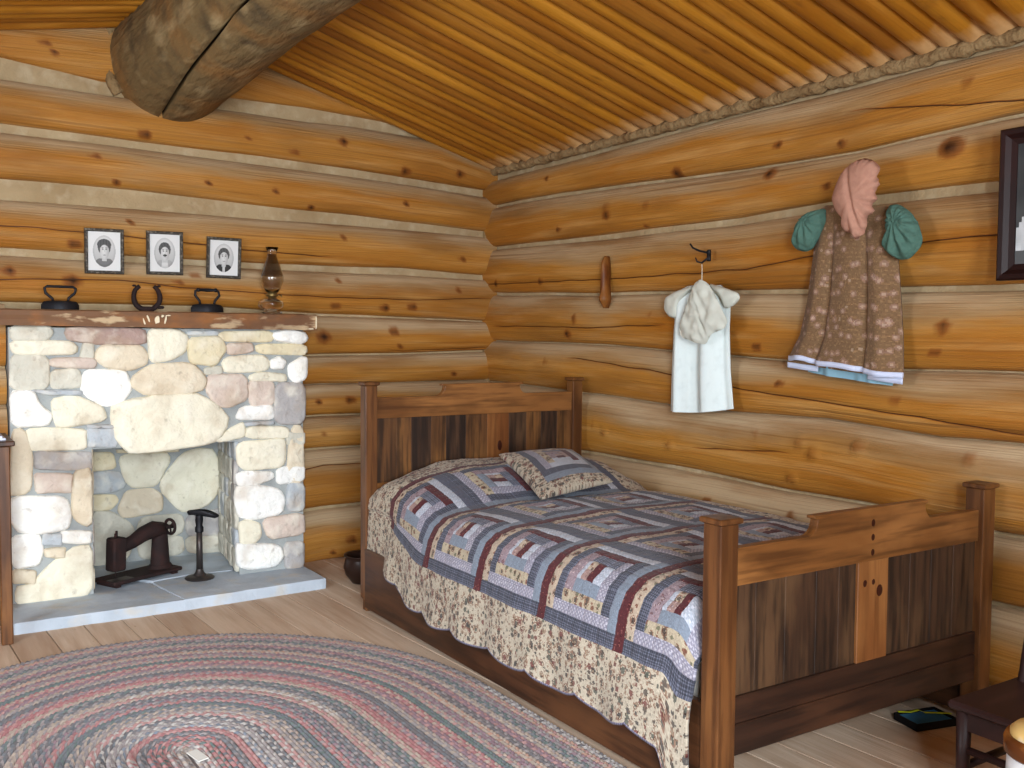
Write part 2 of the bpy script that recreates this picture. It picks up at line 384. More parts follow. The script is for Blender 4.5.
# wall B (right)
B = [
 ([(490, 184), (740, 119), (1020, 48)], [(490, 206), (560, 192), (740, 169), (860, 150), (1000, 117)], [(860, 108), (960, 103), (1024, 96)], [(540, 178, .02), (667, 172, .035), (771, 144, .018), (832, 170-28, .02), (960, 82, .02), (770, 143, .02)], []),
 ([(490, 216), (740, 178), (860, 160), (1000, 132)], [(490, 247), (600, 235), (740, 217), (860, 196), (1000, 181)], None, [(600, 215, .03), (551, 229, .02), (762, 173, .03), (944, 146, .05), (636, 225, .015), (818, 185, .02)], [(600, 208, .05, .012), (640, 205, .04, .01), (762, 172, .05, .012), (945, 146, .05, .015)]),
 ([(490, 258), (600, 252), (740, 242), (860, 232), (1000, 218)], [(490, 292), (600, 293), (740, 290), (860, 288), (1000, 284)], [(485, 284), (600, 279), (740, 269), (800, 257), (930, 240), (1024, 231)], [(533, 282, .02), (489, 284, .02)], []),
 ([(490, 303), (600, 302), (740, 303), (1000, 308)], [(490, 340), (600, 344), (660, 349), (740, 356), (900, 369), (1020, 372)], [(495, 326), (560, 327), (580, 328), (650, 325)], [(568, 319, .025), (560, 334, .03), (642, 316, .015), (748, 347, .025), (936, 327, .03), (926, 352, .02)], [(560, 334, .05, .006), (568, 319, .04, .006)]),
 ([(490, 343), (600, 347), (660, 352), (740, 360), (900, 374), (1020, 378)], [(490, 381), (560, 389), (600, 394), (660, 403), (730, 412), (830, 418), (940, 438), (1020, 444)], [(570, 358), (670, 375), (740, 390), (830, 404), (1024, 437)], [(773, 384, .02), (888, 403, .02), (540, 360, .02)], []),
 ([(490, 384), (585, 395), (660, 406), (730, 414), (830, 420), (940, 441), (1020, 447)], [(490, 440), (600, 453), (700, 471), (790, 490), (870, 503), (1000, 531)], [(700, 449), (770, 452)], [], 
  [(597, 433, .03, .03), (663, 446, .03, .035), (747, 435, .028, .03), (792, 444, .035, .04), (806, 454, .04, .045), (851, 447, .042, .04), (783, 480, .035, .04), (963, 460, .04, .03), (586, 424, .03, .02)]),
 ([(490, 450), (600, 463), (700, 484), (790, 500), (870, 514), (1000, 546)], [(490, 500), (600, 522), (700, 540), (1000, 602)], None, [(778, 522, .02), (784, 517, .02), (700, 500, .02)], []),
 ([(490, 510), (600, 532), (700, 552), (1000, 618)], [(490, 540), (600, 572), (700, 602), (1000, 690)], None, [], []),
]
wallB = struct(backing('wall_right', lambda s, d, z: (.025-d, -s, z), -.05, -YF, 0, lambda s: 2.33, m_chink))
pbot = None
for i, (tp, bt, cr, kn, bu) in enumerate(B):
    top0 = curve_from_px('B', tp, 0, 0); bot = curve_from_px('B', bt, 0, 0); ck = None
    top = (lambda s, t_=top0, p_=pbot: t_(s)+(p_(s)-t_(s))*.72) if pbot else (lambda s, t_=top0: t_(s)+.012)
    pbot = bot
    if cr:
        P = sorted((float(-un(x, y, 'x', -.07)[1]), float(un(x, y, 'x', -.07)[2])) for x, y in cr)
        ck = (P, P[0][0]-.1, P[-1][0]+.1)
    cv = lambda L: [(float(-un(q[0], q[1], 'x', -.085)[1]), float(un(q[0], q[1], 'x', -.085)[2]))+tuple(q[2:]) for q in L]
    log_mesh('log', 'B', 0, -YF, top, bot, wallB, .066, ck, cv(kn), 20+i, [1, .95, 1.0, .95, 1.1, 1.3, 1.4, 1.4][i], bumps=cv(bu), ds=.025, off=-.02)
# caulk bead in the corner and under the poles
mb = MB(); P = []
for k in range(60):
    z = 2.33*k/59; P.append((-.012+.012*nz(z*5, 1, 1), -.012+.012*nz(z*5, 8, 1), z))
mb.tube(P, [.03+.012*nz(p[2]*9, 4, 4) for p in P], 8); mb.build('corner_caulking', m_caulk, wallB, True)
mb = MB(); P = [(-.004+.008*nz(k*.3, 1, 1), -6.0*k/200, 2.312+.008*nz(k*.37, 4, 1)) for k in range(201)]
mb.tube(P, [.027+.013*nz(k*.8, 4, 4) for k in range(201)], 8); mb.build('eave_caulking', m_caulk, wallB, True)
# walls behind the camera: log walls with daylight openings, the left one added for fill
wl = struct(MB().box((XL-.12, YF, 0), (XL-.02, -3.4, 2.5)).box((XL-.12, -2.4, 0), (XL-.02, 0, 2.5)).box((XL-.12, -3.4, 0), (XL-.02, -2.4, .95)).box((XL-.12, -3.4, 1.95), (XL-.02, -2.4, 2.5)).build('wall_left', m_chink))
wf = MB()
for (a, b, z0, z1) in ((XL, -3.85, 0, 3.1), (-3.85, -2.65, 2.15, 3.1), (-2.65, -2.05, 0, 3.1), (-2.05, -1.05, 0, 1.15), (-2.05, -1.05, 2.05, 3.1), (-1.05, .1, 0, 3.1)):
    wf.box((a, YF-.12, z0), (b, YF-.02, z1))
wf = struct(wf.build('wall_front', m_chink))
def plain_log(axis, fixed, a, b, z, r, parent, sd):
    n = 24; v = []; uv = []; f = []; c = 11
    for i in range(n+1):
        s = a+(b-a)*i/n
        for j in range(c):
            t = -PI/2+PI*j/(c-1); d = .07*math.cos(t)
            v.append((s, fixed+d, z+r*math.sin(t)) if axis == 'F' else (fixed+d, s, z+r*math.sin(t))); uv.append((s+sd, r*t))
    for i in range(n):
        for j in range(c-1): f.append((i*c+j, i*c+j+1, (i+1)*c+j+1, (i+1)*c+j))
    mesh('log', v, f, m_log, parent, True, uv=uv, attrs={'smear_daylight': [max(0, (u[1]/r)-.4) for u in uv], 'knot': [0]*len(v)})
for k in range(10):
    z = .12+.235*k
    for (a, b) in ([(YF, -3.4), (-2.4, 0)] if .9 < z < 2.0 else [(YF, 0)]): plain_log('L', XL-.03, a, b, z, .105, wl, k)
    segs = []
    if z < 2.1: segs.append((XL, -3.85))
    else: segs.append((XL, 0))
    if z < 2.1:
        if 1.1 < z < 2.05: segs += [(-2.65, -2.05), (-1.05, 0)]
        else: segs.append((-2.65, 0))
    for a, b in segs: plain_log('F', YF-.03, a, b, z, .105, wf, k+5)

# ------------------------------------------------------------------ ceiling of peeled poles
ceil = MB()
xr = RIDGE_X; zr = ceil_z(xr)
ceil.prism([(.1, 2.315-.028+.11), (xr, zr+.11), (XL-.15, ceil_z(XL-.15)+.11), (XL-.15, ceil_z(XL-.15)+.16), (xr, zr+.16), (.1, 2.315+.13)], lambda a, b, d: (a, d, b), YF-.15, .12)
ceil = struct(ceil.build('ceiling', m_caulk))
def pole(y0, r0, r1, side, sd):
    v = []; uv = []; ep = []; pl = []; kn = []; n = 26; c = 12
    x0, x1 = (0.02, RIDGE_X+.05) if side > 0 else (XL, RIDGE_X-.05)
    off = R.uniform(0, 1); k1 = [(R.uniform(0, 2), R.uniform(3.6, 5.6)) for _ in range(3)]
    for i in range(n+1):
        t = i/n; x = x0+(x1-x0)*t; r = r0+(r1-r0)*t; zc = ceil_z(x)+.05-.005*nz(sd, 1, 1)
        yy = y0+.012*nz(t*2.2, sd*5.1, 0)
        for j in range(c):
            a = PI+PI*j/(c-1)       # lower half
            rr = r*(1+.03*nz(x*3, j*.4, sd))
            v.append((x, yy+rr*math.cos(a), zc+rr*math.sin(a)*1.0))
            L = abs(x-x0); uv.append((L+sd*2.3, r*a+sd))
            ep.append(max(0, 1.1-L/.20) if side > 0 else 0); pl.append(off if off < .5 else 0)
            kn.append(max([max(0, 1-math.hypot((L-q[0])/.03, (a-q[1])/.35)) for q in k1]))
    f = [(i*c+j, i*c+j+1, (i+1)*c+j+1, (i+1)*c+j) for i in range(n) for j in range(c-1)]
    return mesh('pole', v, f, m_pole, ceil, True, uv=uv, attrs={'endpale': ep, 'pole': pl, 'knot': kn})
y = -.03; k = 0
while y > YF+.02:
    r = R.uniform(.044, .057); y -= r
    big = k % 2 == 0
    pole(y, r*(1.0), r*(1.0)+(-.003 if big else .003), 1, k); y -= r-.002; k += 1
y = -.03
while y > YF+.02:
    r = R.uniform(.042, .055); y -= r; pole(y, r, r, -1, k); y -= r-.002; k += 1
# ridge beam: a big weathered log with a long drying crack
v = []; uv = []; f = []; n = 150; c = 49; cr_t = []
bx, bz, br = -1.935, 2.685, .305
for i in range(n+1):
    yy = .03-6.0*i/n; rr = br*(1+.012*nz(yy*.8, 3, 3))*(1-.15*min(1.5, -yy/.9))
    ac = 4.50+.07*nz(yy*1.1, 2, 8)-.40*min(1.5, -yy)      # crack angle
    for j in range(c):
        tt = j/(c-1)
        if j <= 24: a = ac-.034-(1-j/24)*PI*.98
        elif j == 25: a = ac
        else: a = ac+.034+(j-26)/(c-27)*PI*.98
        q = rr*(1+.035*nz(yy*1.5, math.cos(a)*1.5, math.sin(a)*1.5+5)+.010*nz(yy*7, math.cos(a)*6, math.sin(a)*6))
        if j == 25: q -= .12*min(1, max(.3, -yy*3))
        v.append((bx+.035*min(1.5, -yy)+q*math.cos(a), yy, bz+q*math.sin(a))); uv.append((yy, rr*(a-4.5)))
for i in range(n):
    for j in range(c-1): f.append((i*c+j, (i+1)*c+j, (i+1)*c+j+1, i*c+j+1))
beam = mesh('ridge_beam', v, f, m_beam, None, True, uv=uv, attrs={'crack': [1.0 if (q % c) == 25 else 0.0 for q in range(len(v))]})
tag(beam, 'massive weathered grey-brown log beam with a long dark crack carrying the roof poles', 'beam')
mb = MB(); P = [(bx+math.cos(a)*(br+.012), -.02, bz+math.sin(a)*(br+.012)) for a in np.linspace(PI*.86, PI*1.2, 16)]
mb.tube(P, [.030+.012*nz(p[0]*9, p[2]*9, 1) for p in P], 8); mb.build('beam_caulking', m_caulk, wallA, True)

# ------------------------------------------------------------------ floor
fl = struct(MB().box((XL-.1, YF-.1, -.08), (.1, .6, -.012)).build('floor', M('dark_subfloor', (40, 30, 24), .9)))
ang = math.radians(3.0); ca, sa = math.cos(ang), math.sin(ang)
xb = XL-.6; k = 0
while xb < .8:
    wd = R.choice([.135, .15, .16, .17]); pts = []
    x0, x1 = xb+.0025, xb+wd-.0025
    y0, y1 = YF-.05, .28
    mbf = MB(); Mx = Matrix.Rotation(ang, 4, 'Z')
    o_ = MB().box((x0, y0-.5, -.03), (x1, y1, 0), .0012, Matrix.Translation((0, 0, 0)) @ Mx)
    ob = o_.build('floor_board', m_floor, fl, False)
    a_ = ob.data.attributes.new('knot', 'FLOAT', 'POINT'); a_.data.foreach_set('value', np.full(len(ob.data.vertices), R.uniform(0, 1) if k % 2 else 0, dtype=np.float32))
    xb += wd; k += 1

# ------------------------------------------------------------------ fireplace
FY = -.32
def chaikin(P, n=2):
    for _ in range(n):
        Q = []
        for i in range(len(P)):
            a = P[i]; b = P[(i+1) % len(P)]
            Q.append((a[0]*.85+b[0]*.15, a[1]*.85+b[1]*.15)); Q.append((a[0]*.15+b[0]*.85, a[1]*.15+b[1]*.85))
        P = Q
    return P
def resample(P, n):
    P = np.array(P+[P[0]], float); d = np.r_[0, np.cumsum(np.hypot(*(P[1:]-P[:-1]).T))]
    t = np.linspace(0, d[-1], n, endpoint=False); return np.stack([np.interp(t, d, P[:, 0]), np.interp(t, d, P[:, 1])], 1)
class Stones:
    def __init__(s): s.v = []; s.f = []; s.c = []
    def stone(s, poly, fn, h, col, rings=5, nn=28, smooth=2, rough=.006):
        P = resample(chaikin(poly, smooth), nn); ce = P.mean(0); sd = R.uniform(0, 99)
        P = ce+(P-ce)*(1+.009/max(.03, .5*float(np.ptp(P[:, 0]))), 1+.008/max(.02, .5*float(np.ptp(P[:, 1]))))*np.array([[1+.035*nz(p[0]*22, p[1]*22, sd)] for p in P]); b = len(s.v)
        size = max(np.ptp(P[:, 0]), np.ptp(P[:, 1]))
        def put(q, hh):
            q = q+0; s.v.append(fn(q[0], q[1], hh)); s.c.append(cc)
        c0 = np.array(lin(col)); 
        for r in range(rings+1):
            t = r/rings; e = min(.035, size*.22)
            ins = [0, 0, .22, .5, 1.0, 1.6][r] if r < 6 else 2
            hh = h*[0-.3, .45, .8, .95, 1.0, 1.02][r]
            for p in P:
                d = p-ce; L = np.hypot(*d)+1e-6; q = ce+d*max(.12, 1-ins*e/L) if r else p
                k = rough*nz(q[0]*9+sd, q[1]*9, sd)+rough*.6*nz(q[0]*26+sd, q[1]*26, sd)
                cc = c0*(1+.10*nz(q[0]*7+sd, q[1]*7, sd))
                put(q, hh+(k if r > 1 else 0))
        cc = c0; put(ce, h*1.02)
        for r in range(rings):
            for i in range(nn): 
                j = (i+1) % nn; s.f.append((b+r*nn+i, b+r*nn+j, b+(r+1)*nn+j, b+(r+1)*nn+i))
        for i in range(nn): s.f.append((b+rings*nn+i, b+rings*nn+(i+1) % nn, b+(rings+1)*nn))
    def build(s, name, parent):
        import bmesh
        o = mesh(name, s.v, s.f, m_stone, parent, True, cols=s.c)
        bm = bmesh.new(); bm.from_mesh(o.data); bmesh.ops.recalc_face_normals(bm, faces=bm.faces); bm.to_mesh(o.data); bm.free(); return o
fire = tag(empty('fireplace', (-2.03, -.1, 0)), 'open stone fireplace of pale rounded fieldstones set in grey mortar with a slate hearth', 'fireplace')
def loc(o, par=None):
    p = par or fire
    o.matrix_parent_inverse = Matrix.Translation(-Vector(p.location)) @ Matrix.Identity(4); return o
x0, x1, ox0, ox1, oz, mz = -2.735, -1.345, -2.392, -1.69, .745, 1.32
IXR, IXL, BY = -1.615, -2.36, .27      # back of firebox
core = MB().box((x0, FY, .03), (ox0, .02, mz)).box((ox1, FY, oz), (x1, .02, mz)).box((ox0, FY, oz), (ox1, .02, mz))
core.add([(ox1, FY, .03), (ox1, FY, oz), (IXR, BY, .03), (IXR, BY, oz), (x1, BY, .03), (x1, BY, oz), (x1, FY, .03), (x1, FY, oz)], [(0, 1, 3, 2), (2, 3, 5, 4), (1, 7, 5, 3)])
core.add([(ox1, FY, .03), (x1, FY, .03), (x1, FY, oz), (ox1, FY, oz)], [(0, 1, 2, 3)])
core.add([(ox0, FY, .03), (ox0, FY, oz), (IXL, BY, .03), (IXL, BY, oz), (x0, BY, .03), (x0, BY, oz), (x0, FY, .03), (x0, FY, oz)], [(0, 2, 3, 1), (2, 4, 5, 3), (1, 3, 5, 7)])
core.box((ox0-.2, BY, 0), (ox1+.2, BY+.1, oz+.2)).box((ox0-.1, -.2, oz), (ox1+.15, BY+.1, oz+.1))
loc(core.build('mortar_core', m_mortar, fire))
CRM, WHT, TAN, YEL, GRY, PNK, MAR, LGR, BLU = (238, 231, 208), (250, 249, 243), (226, 212, 186), (230, 217, 182), (180, 176, 174), (214, 196, 182), (170, 144, 134), (208, 204, 188), (184, 190, 194)
def c64(L, ox=0, oy=320, k=6.4): return [(ox+x/k, oy+y/k) for x, y in L]
def rect(x0, y0, x1, y1, j=1.2): return [(x0+R.uniform(-j, j), y0+R.uniform(-j, j)), ((x0+x1)/2, y0+R.uniform(-j, j)), (x1+R.uniform(-j, j), y0+R.uniform(-j, j)), (x1+R.uniform(-j, j), (y0+y1)/2), (x1+R.uniform(-j, j), y1+R.uniform(-j, j)), ((x0+x1)/2, y1+R.uniform(-j, j)), (x0+R.uniform(-j, j), y1+R.uniform(-j, j)), (x0, (y0+y1)/2)]
ST = [
 (LGR, c64([(68, 45), (310, 45), (330, 85), (290, 128), (75, 125)])), (MAR, c64([(410, 60), (560, 48), (930, 60), (920, 150), (620, 150), (430, 125)])),
 (CRM, c64([(75, 135), (450, 140), (495, 180), (465, 215), (75, 215)])), (LGR, c64([(535, 150), (590, 150), (595, 242), (515, 240)])),
 (TAN, c64([(640, 165), (890, 165), (940, 215), (930, 280), (820, 318), (680, 300), (605, 245)])), (LGR, c64([(75, 225), (260, 222), (305, 260), (305, 435), (70, 440)])),
 (PNK, c64([(330, 250), (590, 245), (612, 275), (590, 303), (330, 295)])), (LGR, c64([(335, 325), (500, 315), (520, 420), (460, 430), (330, 432)])),
 (WHT, c64([(540, 325), (800, 320), (835, 450), (780, 520), (680, 550), (570, 500), (515, 430)])), (BLU, c64([(180, 450), (520, 450), (515, 478), (300, 478)])),
 (WHT, c64([(70, 460), (215, 455), (250, 540), (325, 600), (300, 670), (80, 680)])), (CRM, c64([(330, 510), (480, 485), (660, 560), (675, 640), (370, 688), (345, 600)])),
 (TAN, c64([(840, 370), (960, 290), (1220, 275), (1320, 370), (1300, 440), (1190, 470), (930, 475), (850, 430)])),
 (CRM, c64([(700, 560), (840, 510), (1000, 480), (1280, 475), (1400, 560), (1470, 640), (1400, 760), (1280, 800), (1000, 835), (820, 850), (740, 750)])),
 (CRM, c64([(-80, 60), (120, 65), (172, 110), (160, 200), (70, 250), (-60, 270)], 160)), (YEL, c64([(180, 120), (380, 105), (415, 190), (350, 290), (190, 270)], 160)),
 (BLU, c64([(180, 72), (368, 70), (366, 96), (182, 96)], 160)), (YEL, c64([(375, 80), (710, 75), (715, 135), (390, 130)], 160)), (WHT, c64([(720, 90), (800, 65), (915, 80), (940, 120), (900, 150), (740, 130)], 160)),
 (PNK, c64([(430, 155), (580, 152), (590, 200), (440, 218)], 160)), (YEL, c64([(615, 160), (930, 160), (932, 218), (625, 210)], 160)),
 (CRM, c64([(430, 240), (640, 228), (690, 255), (690, 310), (590, 328), (420, 330), (400, 280)], 160)), (WHT, c64([(710, 260), (760, 238), (800, 265), (780, 310), (715, 305)], 160)),
 (WHT, c64([(825, 290), (900, 240), (935, 245), (932, 370), (870, 402), (830, 360)], 160)), (LGR, c64([(288, 310), (385, 298), (390, 340), (292, 345)], 160)),
 (CRM, c64([(570, 360), (640, 338), (800, 350), (800, 388), (580, 385)], 160)), (PNK, c64([(310, 350), (545, 355), (560, 500), (440, 555), (360, 540), (300, 450)], 160)),
 (PNK, c64([(565, 392), (720, 392), (722, 540), (580, 548)], 160)), (GRY, c64([(740, 405), (920, 405), (920, 660), (735, 662)], 160)),
 (WHT, c64([(520, 560), (718, 545), (720, 632), (480, 632)], 160)), (BLU, c64([(545, 655), (720, 645), (722, 668), (548, 676)], 160)), (CRM, c64([(560, 685), (810, 685), (820, 750), (550, 752)], 160)),
 (TAN, c64([(850, 680), (905, 672), (915, 1000), (900, 1040), (815, 1040), (830, 760)], 160)), (CRM, c64([(345, 768), (440, 700), (530, 655), (540, 745), (400, 775)], 160)),
 (BLU, rect(89, 429, 116, 446)), (CRM, rect(28, 429, 86, 449)), (BLU, rect(88, 425, 112, 428, .3)),
 (GRY, rect(35, 453, 90, 469)), (TAN, [(13, 431), (24, 430), (31, 455), (30, 488), (24, 494), (11, 494), (12, 455)]),
 (PNK, rect(36, 474, 71, 492)), (TAN, [(75, 472), (90, 467), (91, 522), (85, 525), (74, 518), (73, 500)]),
 (WHT, [(12, 500), (20, 497), (65, 497), (70, 512), (68, 528), (40, 533), (18, 531), (11, 518)]), (WHT, [(13, 537), (38, 534), (42, 550), (38, 564), (16, 568), (11, 555)]),
 (BLU, rect(44, 534, 60, 545)), (WHT, rect(63, 531, 90, 542)), (TAN, rect(46, 549, 64, 556, .8)), (TAN, rect(14, 571, 34, 582, .8)),
 (CRM, [(16, 586), (33, 583), (48, 566), (60, 557), (74, 548), (91, 546), (92, 594), (50, 600), (17, 605)]),
]
k4 = lambda L: [(200+x/4.267, 430+y/4.267) for x, y in L]
ST += [
 (CRM, k4([(160, 55), (350, 40), (362, 60), (355, 155), (190, 168), (160, 140)])), (WHT, k4([(155, 195), (180, 180), (305, 180), (310, 205), (220, 238), (165, 235)])),
 (WHT, k4([(330, 165), (440, 152), (440, 215), (330, 228)])), (WHT, k4([(155, 250), (200, 232), (330, 250), (355, 290), (345, 355), (220, 380), (165, 365), (150, 300)])),
 (BLU, k4([(375, 230), (440, 228), (440, 340), (372, 345)])), (PNK, k4([(268, 380), (440, 355), (440, 440), (290, 462)])), (CRM, k4([(168, 400), (200, 385), (250, 400), (255, 450), (230, 480), (175, 485)])),
 (WHT, k4([(155, 490), (200, 485), (335, 490), (352, 540), (320, 578), (210, 590), (160, 575)])), (GRY, k4([(362, 482), (438, 475), (436, 585), (365, 588)])),
 (LGR, k4([(372, 10), (440, 10), (440, 60), (374, 62)])) ,
]
sg = Stones()
for col, P in ST:
    Q = [un(px, py, 'y', FY) for px, py in P]
    sg.stone([(float(q[0]), float(q[2])) for q in Q], lambda a, b, h: (a, FY-h, b), R.uniform(.014, .024), tuple(min(250, c_) for c_ in col), smooth=1)
# stones round the right flank
for z0 in np.arange(.08, 1.25, .15):
    for y0 in (-.28, -.16):
        sg.stone([(y0, z0), (y0+.1, z0+.01), (y0+.105, z0+.12), (y0+.01, z0+.125)], lambda a, b, h: (x1+h, a, b), .012, R.choice([CRM, LGR, TAN, GRY]))
loc(sg.build('stone_facing', fire))
# firebox back (pixels read on the back plane) and right cheek
sb = Stones(); k5 = lambda L: [(80+x/4.25, 430+y/4.25) for x, y in L]
d5 = lambda c: tuple(int(v_*.97) for v_ in c)
for col, P in [
 (YEL, k5([(40, 100), (135, 98), (150, 160), (60, 172), (40, 170)])), (BLU, k5([(40, 180), (170, 180), (192, 235), (150, 260), (40, 270)])), (YEL, k5([(40, 280), (145, 278), (158, 300), (130, 335), (40, 340)])),
 (LGR, k5([(50, 350), (130, 345), (215, 400), (235, 460), (190, 560), (60, 580), (35, 500)])), (CRM, k5([(165, 108), (370, 98), (380, 130), (325, 235), (220, 242), (190, 205)])),
 (TAN, k5([(195, 260), (300, 250), (345, 275), (345, 345), (190, 372), (162, 340)])), (CRM, k5([(440, 90), (560, 80), (588, 130), (590, 250), (540, 320), (430, 352), (340, 250), (350, 210)])),
 (LGR, k5([(260, 375), (420, 358), (436, 380), (430, 440), (250, 465), (242, 430)])), (GRY, k5([(460, 365), (560, 345), (615, 330), (620, 440), (470, 448), (452, 420)])),
 (LGR, k5([(245, 470), (430, 450), (440, 520), (260, 550)])), (LGR, k5([(450, 455), (620, 450), (622, 515), (460, 520)])), (YEL, k5([(150, 85), (420, 75), (420, 90), (160, 98)]))]:
    Q = [un(px, py, 'y', BY) for px, py in P]
    sb.stone([(float(q[0]), float(q[2])) for q in Q], lambda a, b, h: (a, BY-h, b), .014, d5(col))
def cheek(a, b, h):     # a: 0 front .. 1 back
    return (ox1+(IXR-ox1)*a-h, FY+(BY-FY)*a, b)
zc = .07
rows = [.11, .10, .13, .09, .12, .11]
for r_ in rows:
    a_ = .02
    while a_ < .93:
        wd = R.uniform(.14, .26); a2 = min(.98, a_+wd)
        if a2-a_ > .07:
            sb.stone([(a_, zc), ((a_+a2)/2, zc-.004), (a2, zc+.006), (a2, zc+r_-.01), ((a_+a2)/2, zc+r_), (a_+.01, zc+r_-.012)], cheek, .022, d5(R.choice([GRY, LGR, BLU, LGR])), nn=24)
            sb.stone([(a_, zc), (a2, zc+.006), (a2, zc+r_-.01), (a_+.01, zc+r_-.012)], lambda a, b, h: (ox0+(IXL-ox0)*a+h*.6, FY+(BY-FY)*a, b), .016, d5(R.choice([GRY, LGR, TAN])), nn=24)
        a_ = a2+.03
    zc += r_+.006
loc(sb.build('firebox_stones', fire))
# hearth slabs
hz = .05
def slab(poly, name, z0=.0, z1=hz):
    P = resample(list(poly), 90); v = []; f = []
    ce = P.mean(0); n_ = len(P)
    for r, (sc, z) in enumerate([(1, z0), (1, z1-.008), (.99, z1), (.8, z1+.001), (.55, z1), (.25, z1+.001)]):
        for p in P:
            q = ce+(p-ce)*sc; e = .006*nz(p[0]*14, p[1]*14, z*20) if r < 3 else 0
            v.append((q[0]+e, q[1]+e, z+.0015*nz(q[0]*8, q[1]*8, 2)*(r > 1)))
    v.append((ce[0], ce[1], z1))
    for r in range(5):
        for i in range(n_): j = (i+1) % n_; f.append((r*n_+i, r*n_+j, (r+1)*n_+j, (r+1)*n_+i))
    for i in range(n_): f.append((5*n_+i, 5*n_+(i+1) % n_, 6*n_))
    o = mesh(name, v, f, m_slate, fire, False); loc(o)
loc(MB().box((-2.76, -.60, 0), (-1.345, BY+.02, hz-.012)).build('hearth_mortar', m_mortar, fire))
slab([(-2.765, -.655), (-2.75, -.2), (-2.40, .1), (-2.12, -.25), (-2.045, -.655)], 'hearth_slab')
slab([(-2.05, -.655), (-2.11, -.25), (-1.9, -.20), (-1.5, -.24), (-1.34, -.30), (-1.335, -.62)], 'hearth_slab', 0, hz+.002)
slab([(-2.39, .1), (-2.1, -.22), (-1.9, -.18), (-1.68, -.2), (-1.58, .27), (-2.38, .27)], 'hearth_slab', 0, hz+.001)
# mantel shelf: thick worn board, painted brown, chipped
mt_ = MB(); n = 60; prof = [(-.40, 1.318), (-.404, 1.345), (-.40, 1.375), (-.397, 1.396), (-.388, 1.402), (-.01, 1.404), (-.01, 1.318)]
v = []; f = []
for i in range(n+1):
    x = -2.98+(1.684)*i/n
    for j, (py, pz) in enumerate(prof): v.append((x, py+.004*nz(x*9, pz*30, 3), pz+.003*nz(x*8, py*20, 7)+(.012*(1-i/n) if pz < 1.35 else 0)))
c = len(prof)
for i in range(n):
    for j in range(c): f.append((i*c+j, i*c+(j+1) % c, (i+1)*c+(j+1) % c, (i+1)*c+j))
f += [tuple(range(c)), tuple(n*c+j for j in range(c))[::-1]]
mt_.add(v, f); loc(mt_.build('mantel_shelf', m_mantel, fire))
for (cx_, cz_, w_, h_, t_) in [(-2.105, 1.362, .022, .040, 0), (-2.145, 1.366, .008, .034, .35), (-2.165, 1.352, .007, .03, .3), (-2.066, 1.362, .008, .045, -.2), (-2.08, 1.38, .012, .012, 0), (-2.052, 1.383, .02, .006, 0), (-1.302, 1.36, .006, .07, 0), (-1.33, 1.325, .03, .006, 0)]:
    P = []
    for q in range(12):
        a = 2*PI*q/12; r_ = 1+.25*R.uniform(-1, 1); X = w_/2*math.cos(a)*r_; Z = h_/2*math.sin(a)*r_
        P.append((cx_+X*math.cos(t_)-Z*math.sin(t_), cz_+X*math.sin(t_)+Z*math.cos(t_)))
    loc(MB().prism(P, lambda a, b, d: (a, d, b), -.4085, -.402).build('paint_chip', m_cream, fire))

# ------------------------------------------------------------------ things on the mantel
MZ = 1.405
def iron(x, y, label, wooden, rz=0):
    t = tag(empty('sad_iron', (x, y, MZ), rz), label, 'iron', 'old flat irons on the mantel')
    body = MB(); P = []
    for q in range(40):
        u = q/40*2*PI; X = .082*math.cos(u); W = .042*(1-max(0.0, -math.cos(u))**1.6*.75)
        P.append((X, W*math.sin(u)*1.15))
    for (sc, z) in ((1, 0), (1, .022), (.86, .036), (.55, .041)): body.v += [(x_*sc, y_*sc, z) for x_, y_ in P]
    for r in range(3):
        for q in range(40): j = (q+1) % 40; body.f.append((r*40+q, r*40+j, (r+1)*40+j, (r+1)*40+q))
    body.f += [tuple(range(40))[::-1], tuple(120+q for q in range(40))]
    body.build('sole', m_iron, t, auto=True)
    hd = MB()
    if wooden: pts = [(-.035, 0, .036), (-.038, 0, .055), (-.060, 0, .085), (-.058, 0, .105), (-.045, 0, .112), (.045, 0, .110), (.058, 0, .104), (.062, 0, .085), (.040, 0, .058), (.034, 0, .036)]
    else: pts = [(-.030, 0, .036), (-.034, 0, .050), (-.062, 0, .075), (-.066, 0, .098), (-.055, 0, .106), (.055, 0, .106), (.068, 0, .098), (.064, 0, .078), (.036, 0, .052), (.034, 0, .036)]
    hd.tube(pts, .0066, 8); hd.build('handle', m_iron, t, True)
    if wooden:
        g = MB(); Mx = Matrix.Translation((0, 0, .111)) @ Matrix.Rotation(PI/2, 4, 'Y')
        g.lathe([(.004, -.052), (.010, -.050), (.010, -.040), (.007, -.034), (.0095, 0), (.007, .034), (.010, .040), (.010, .050), (.004, .052)], M=Mx); g.build('grip', m_iron, t, True)
    return t
iron(-2.512, -.28, 'black flat iron with a plain bent wire handle, on the left of the mantel shelf', False, .02)
iron(-1.833, -.28, 'black flat iron with a turned grip on its handle, between horseshoe and oil lamp', True, .03)
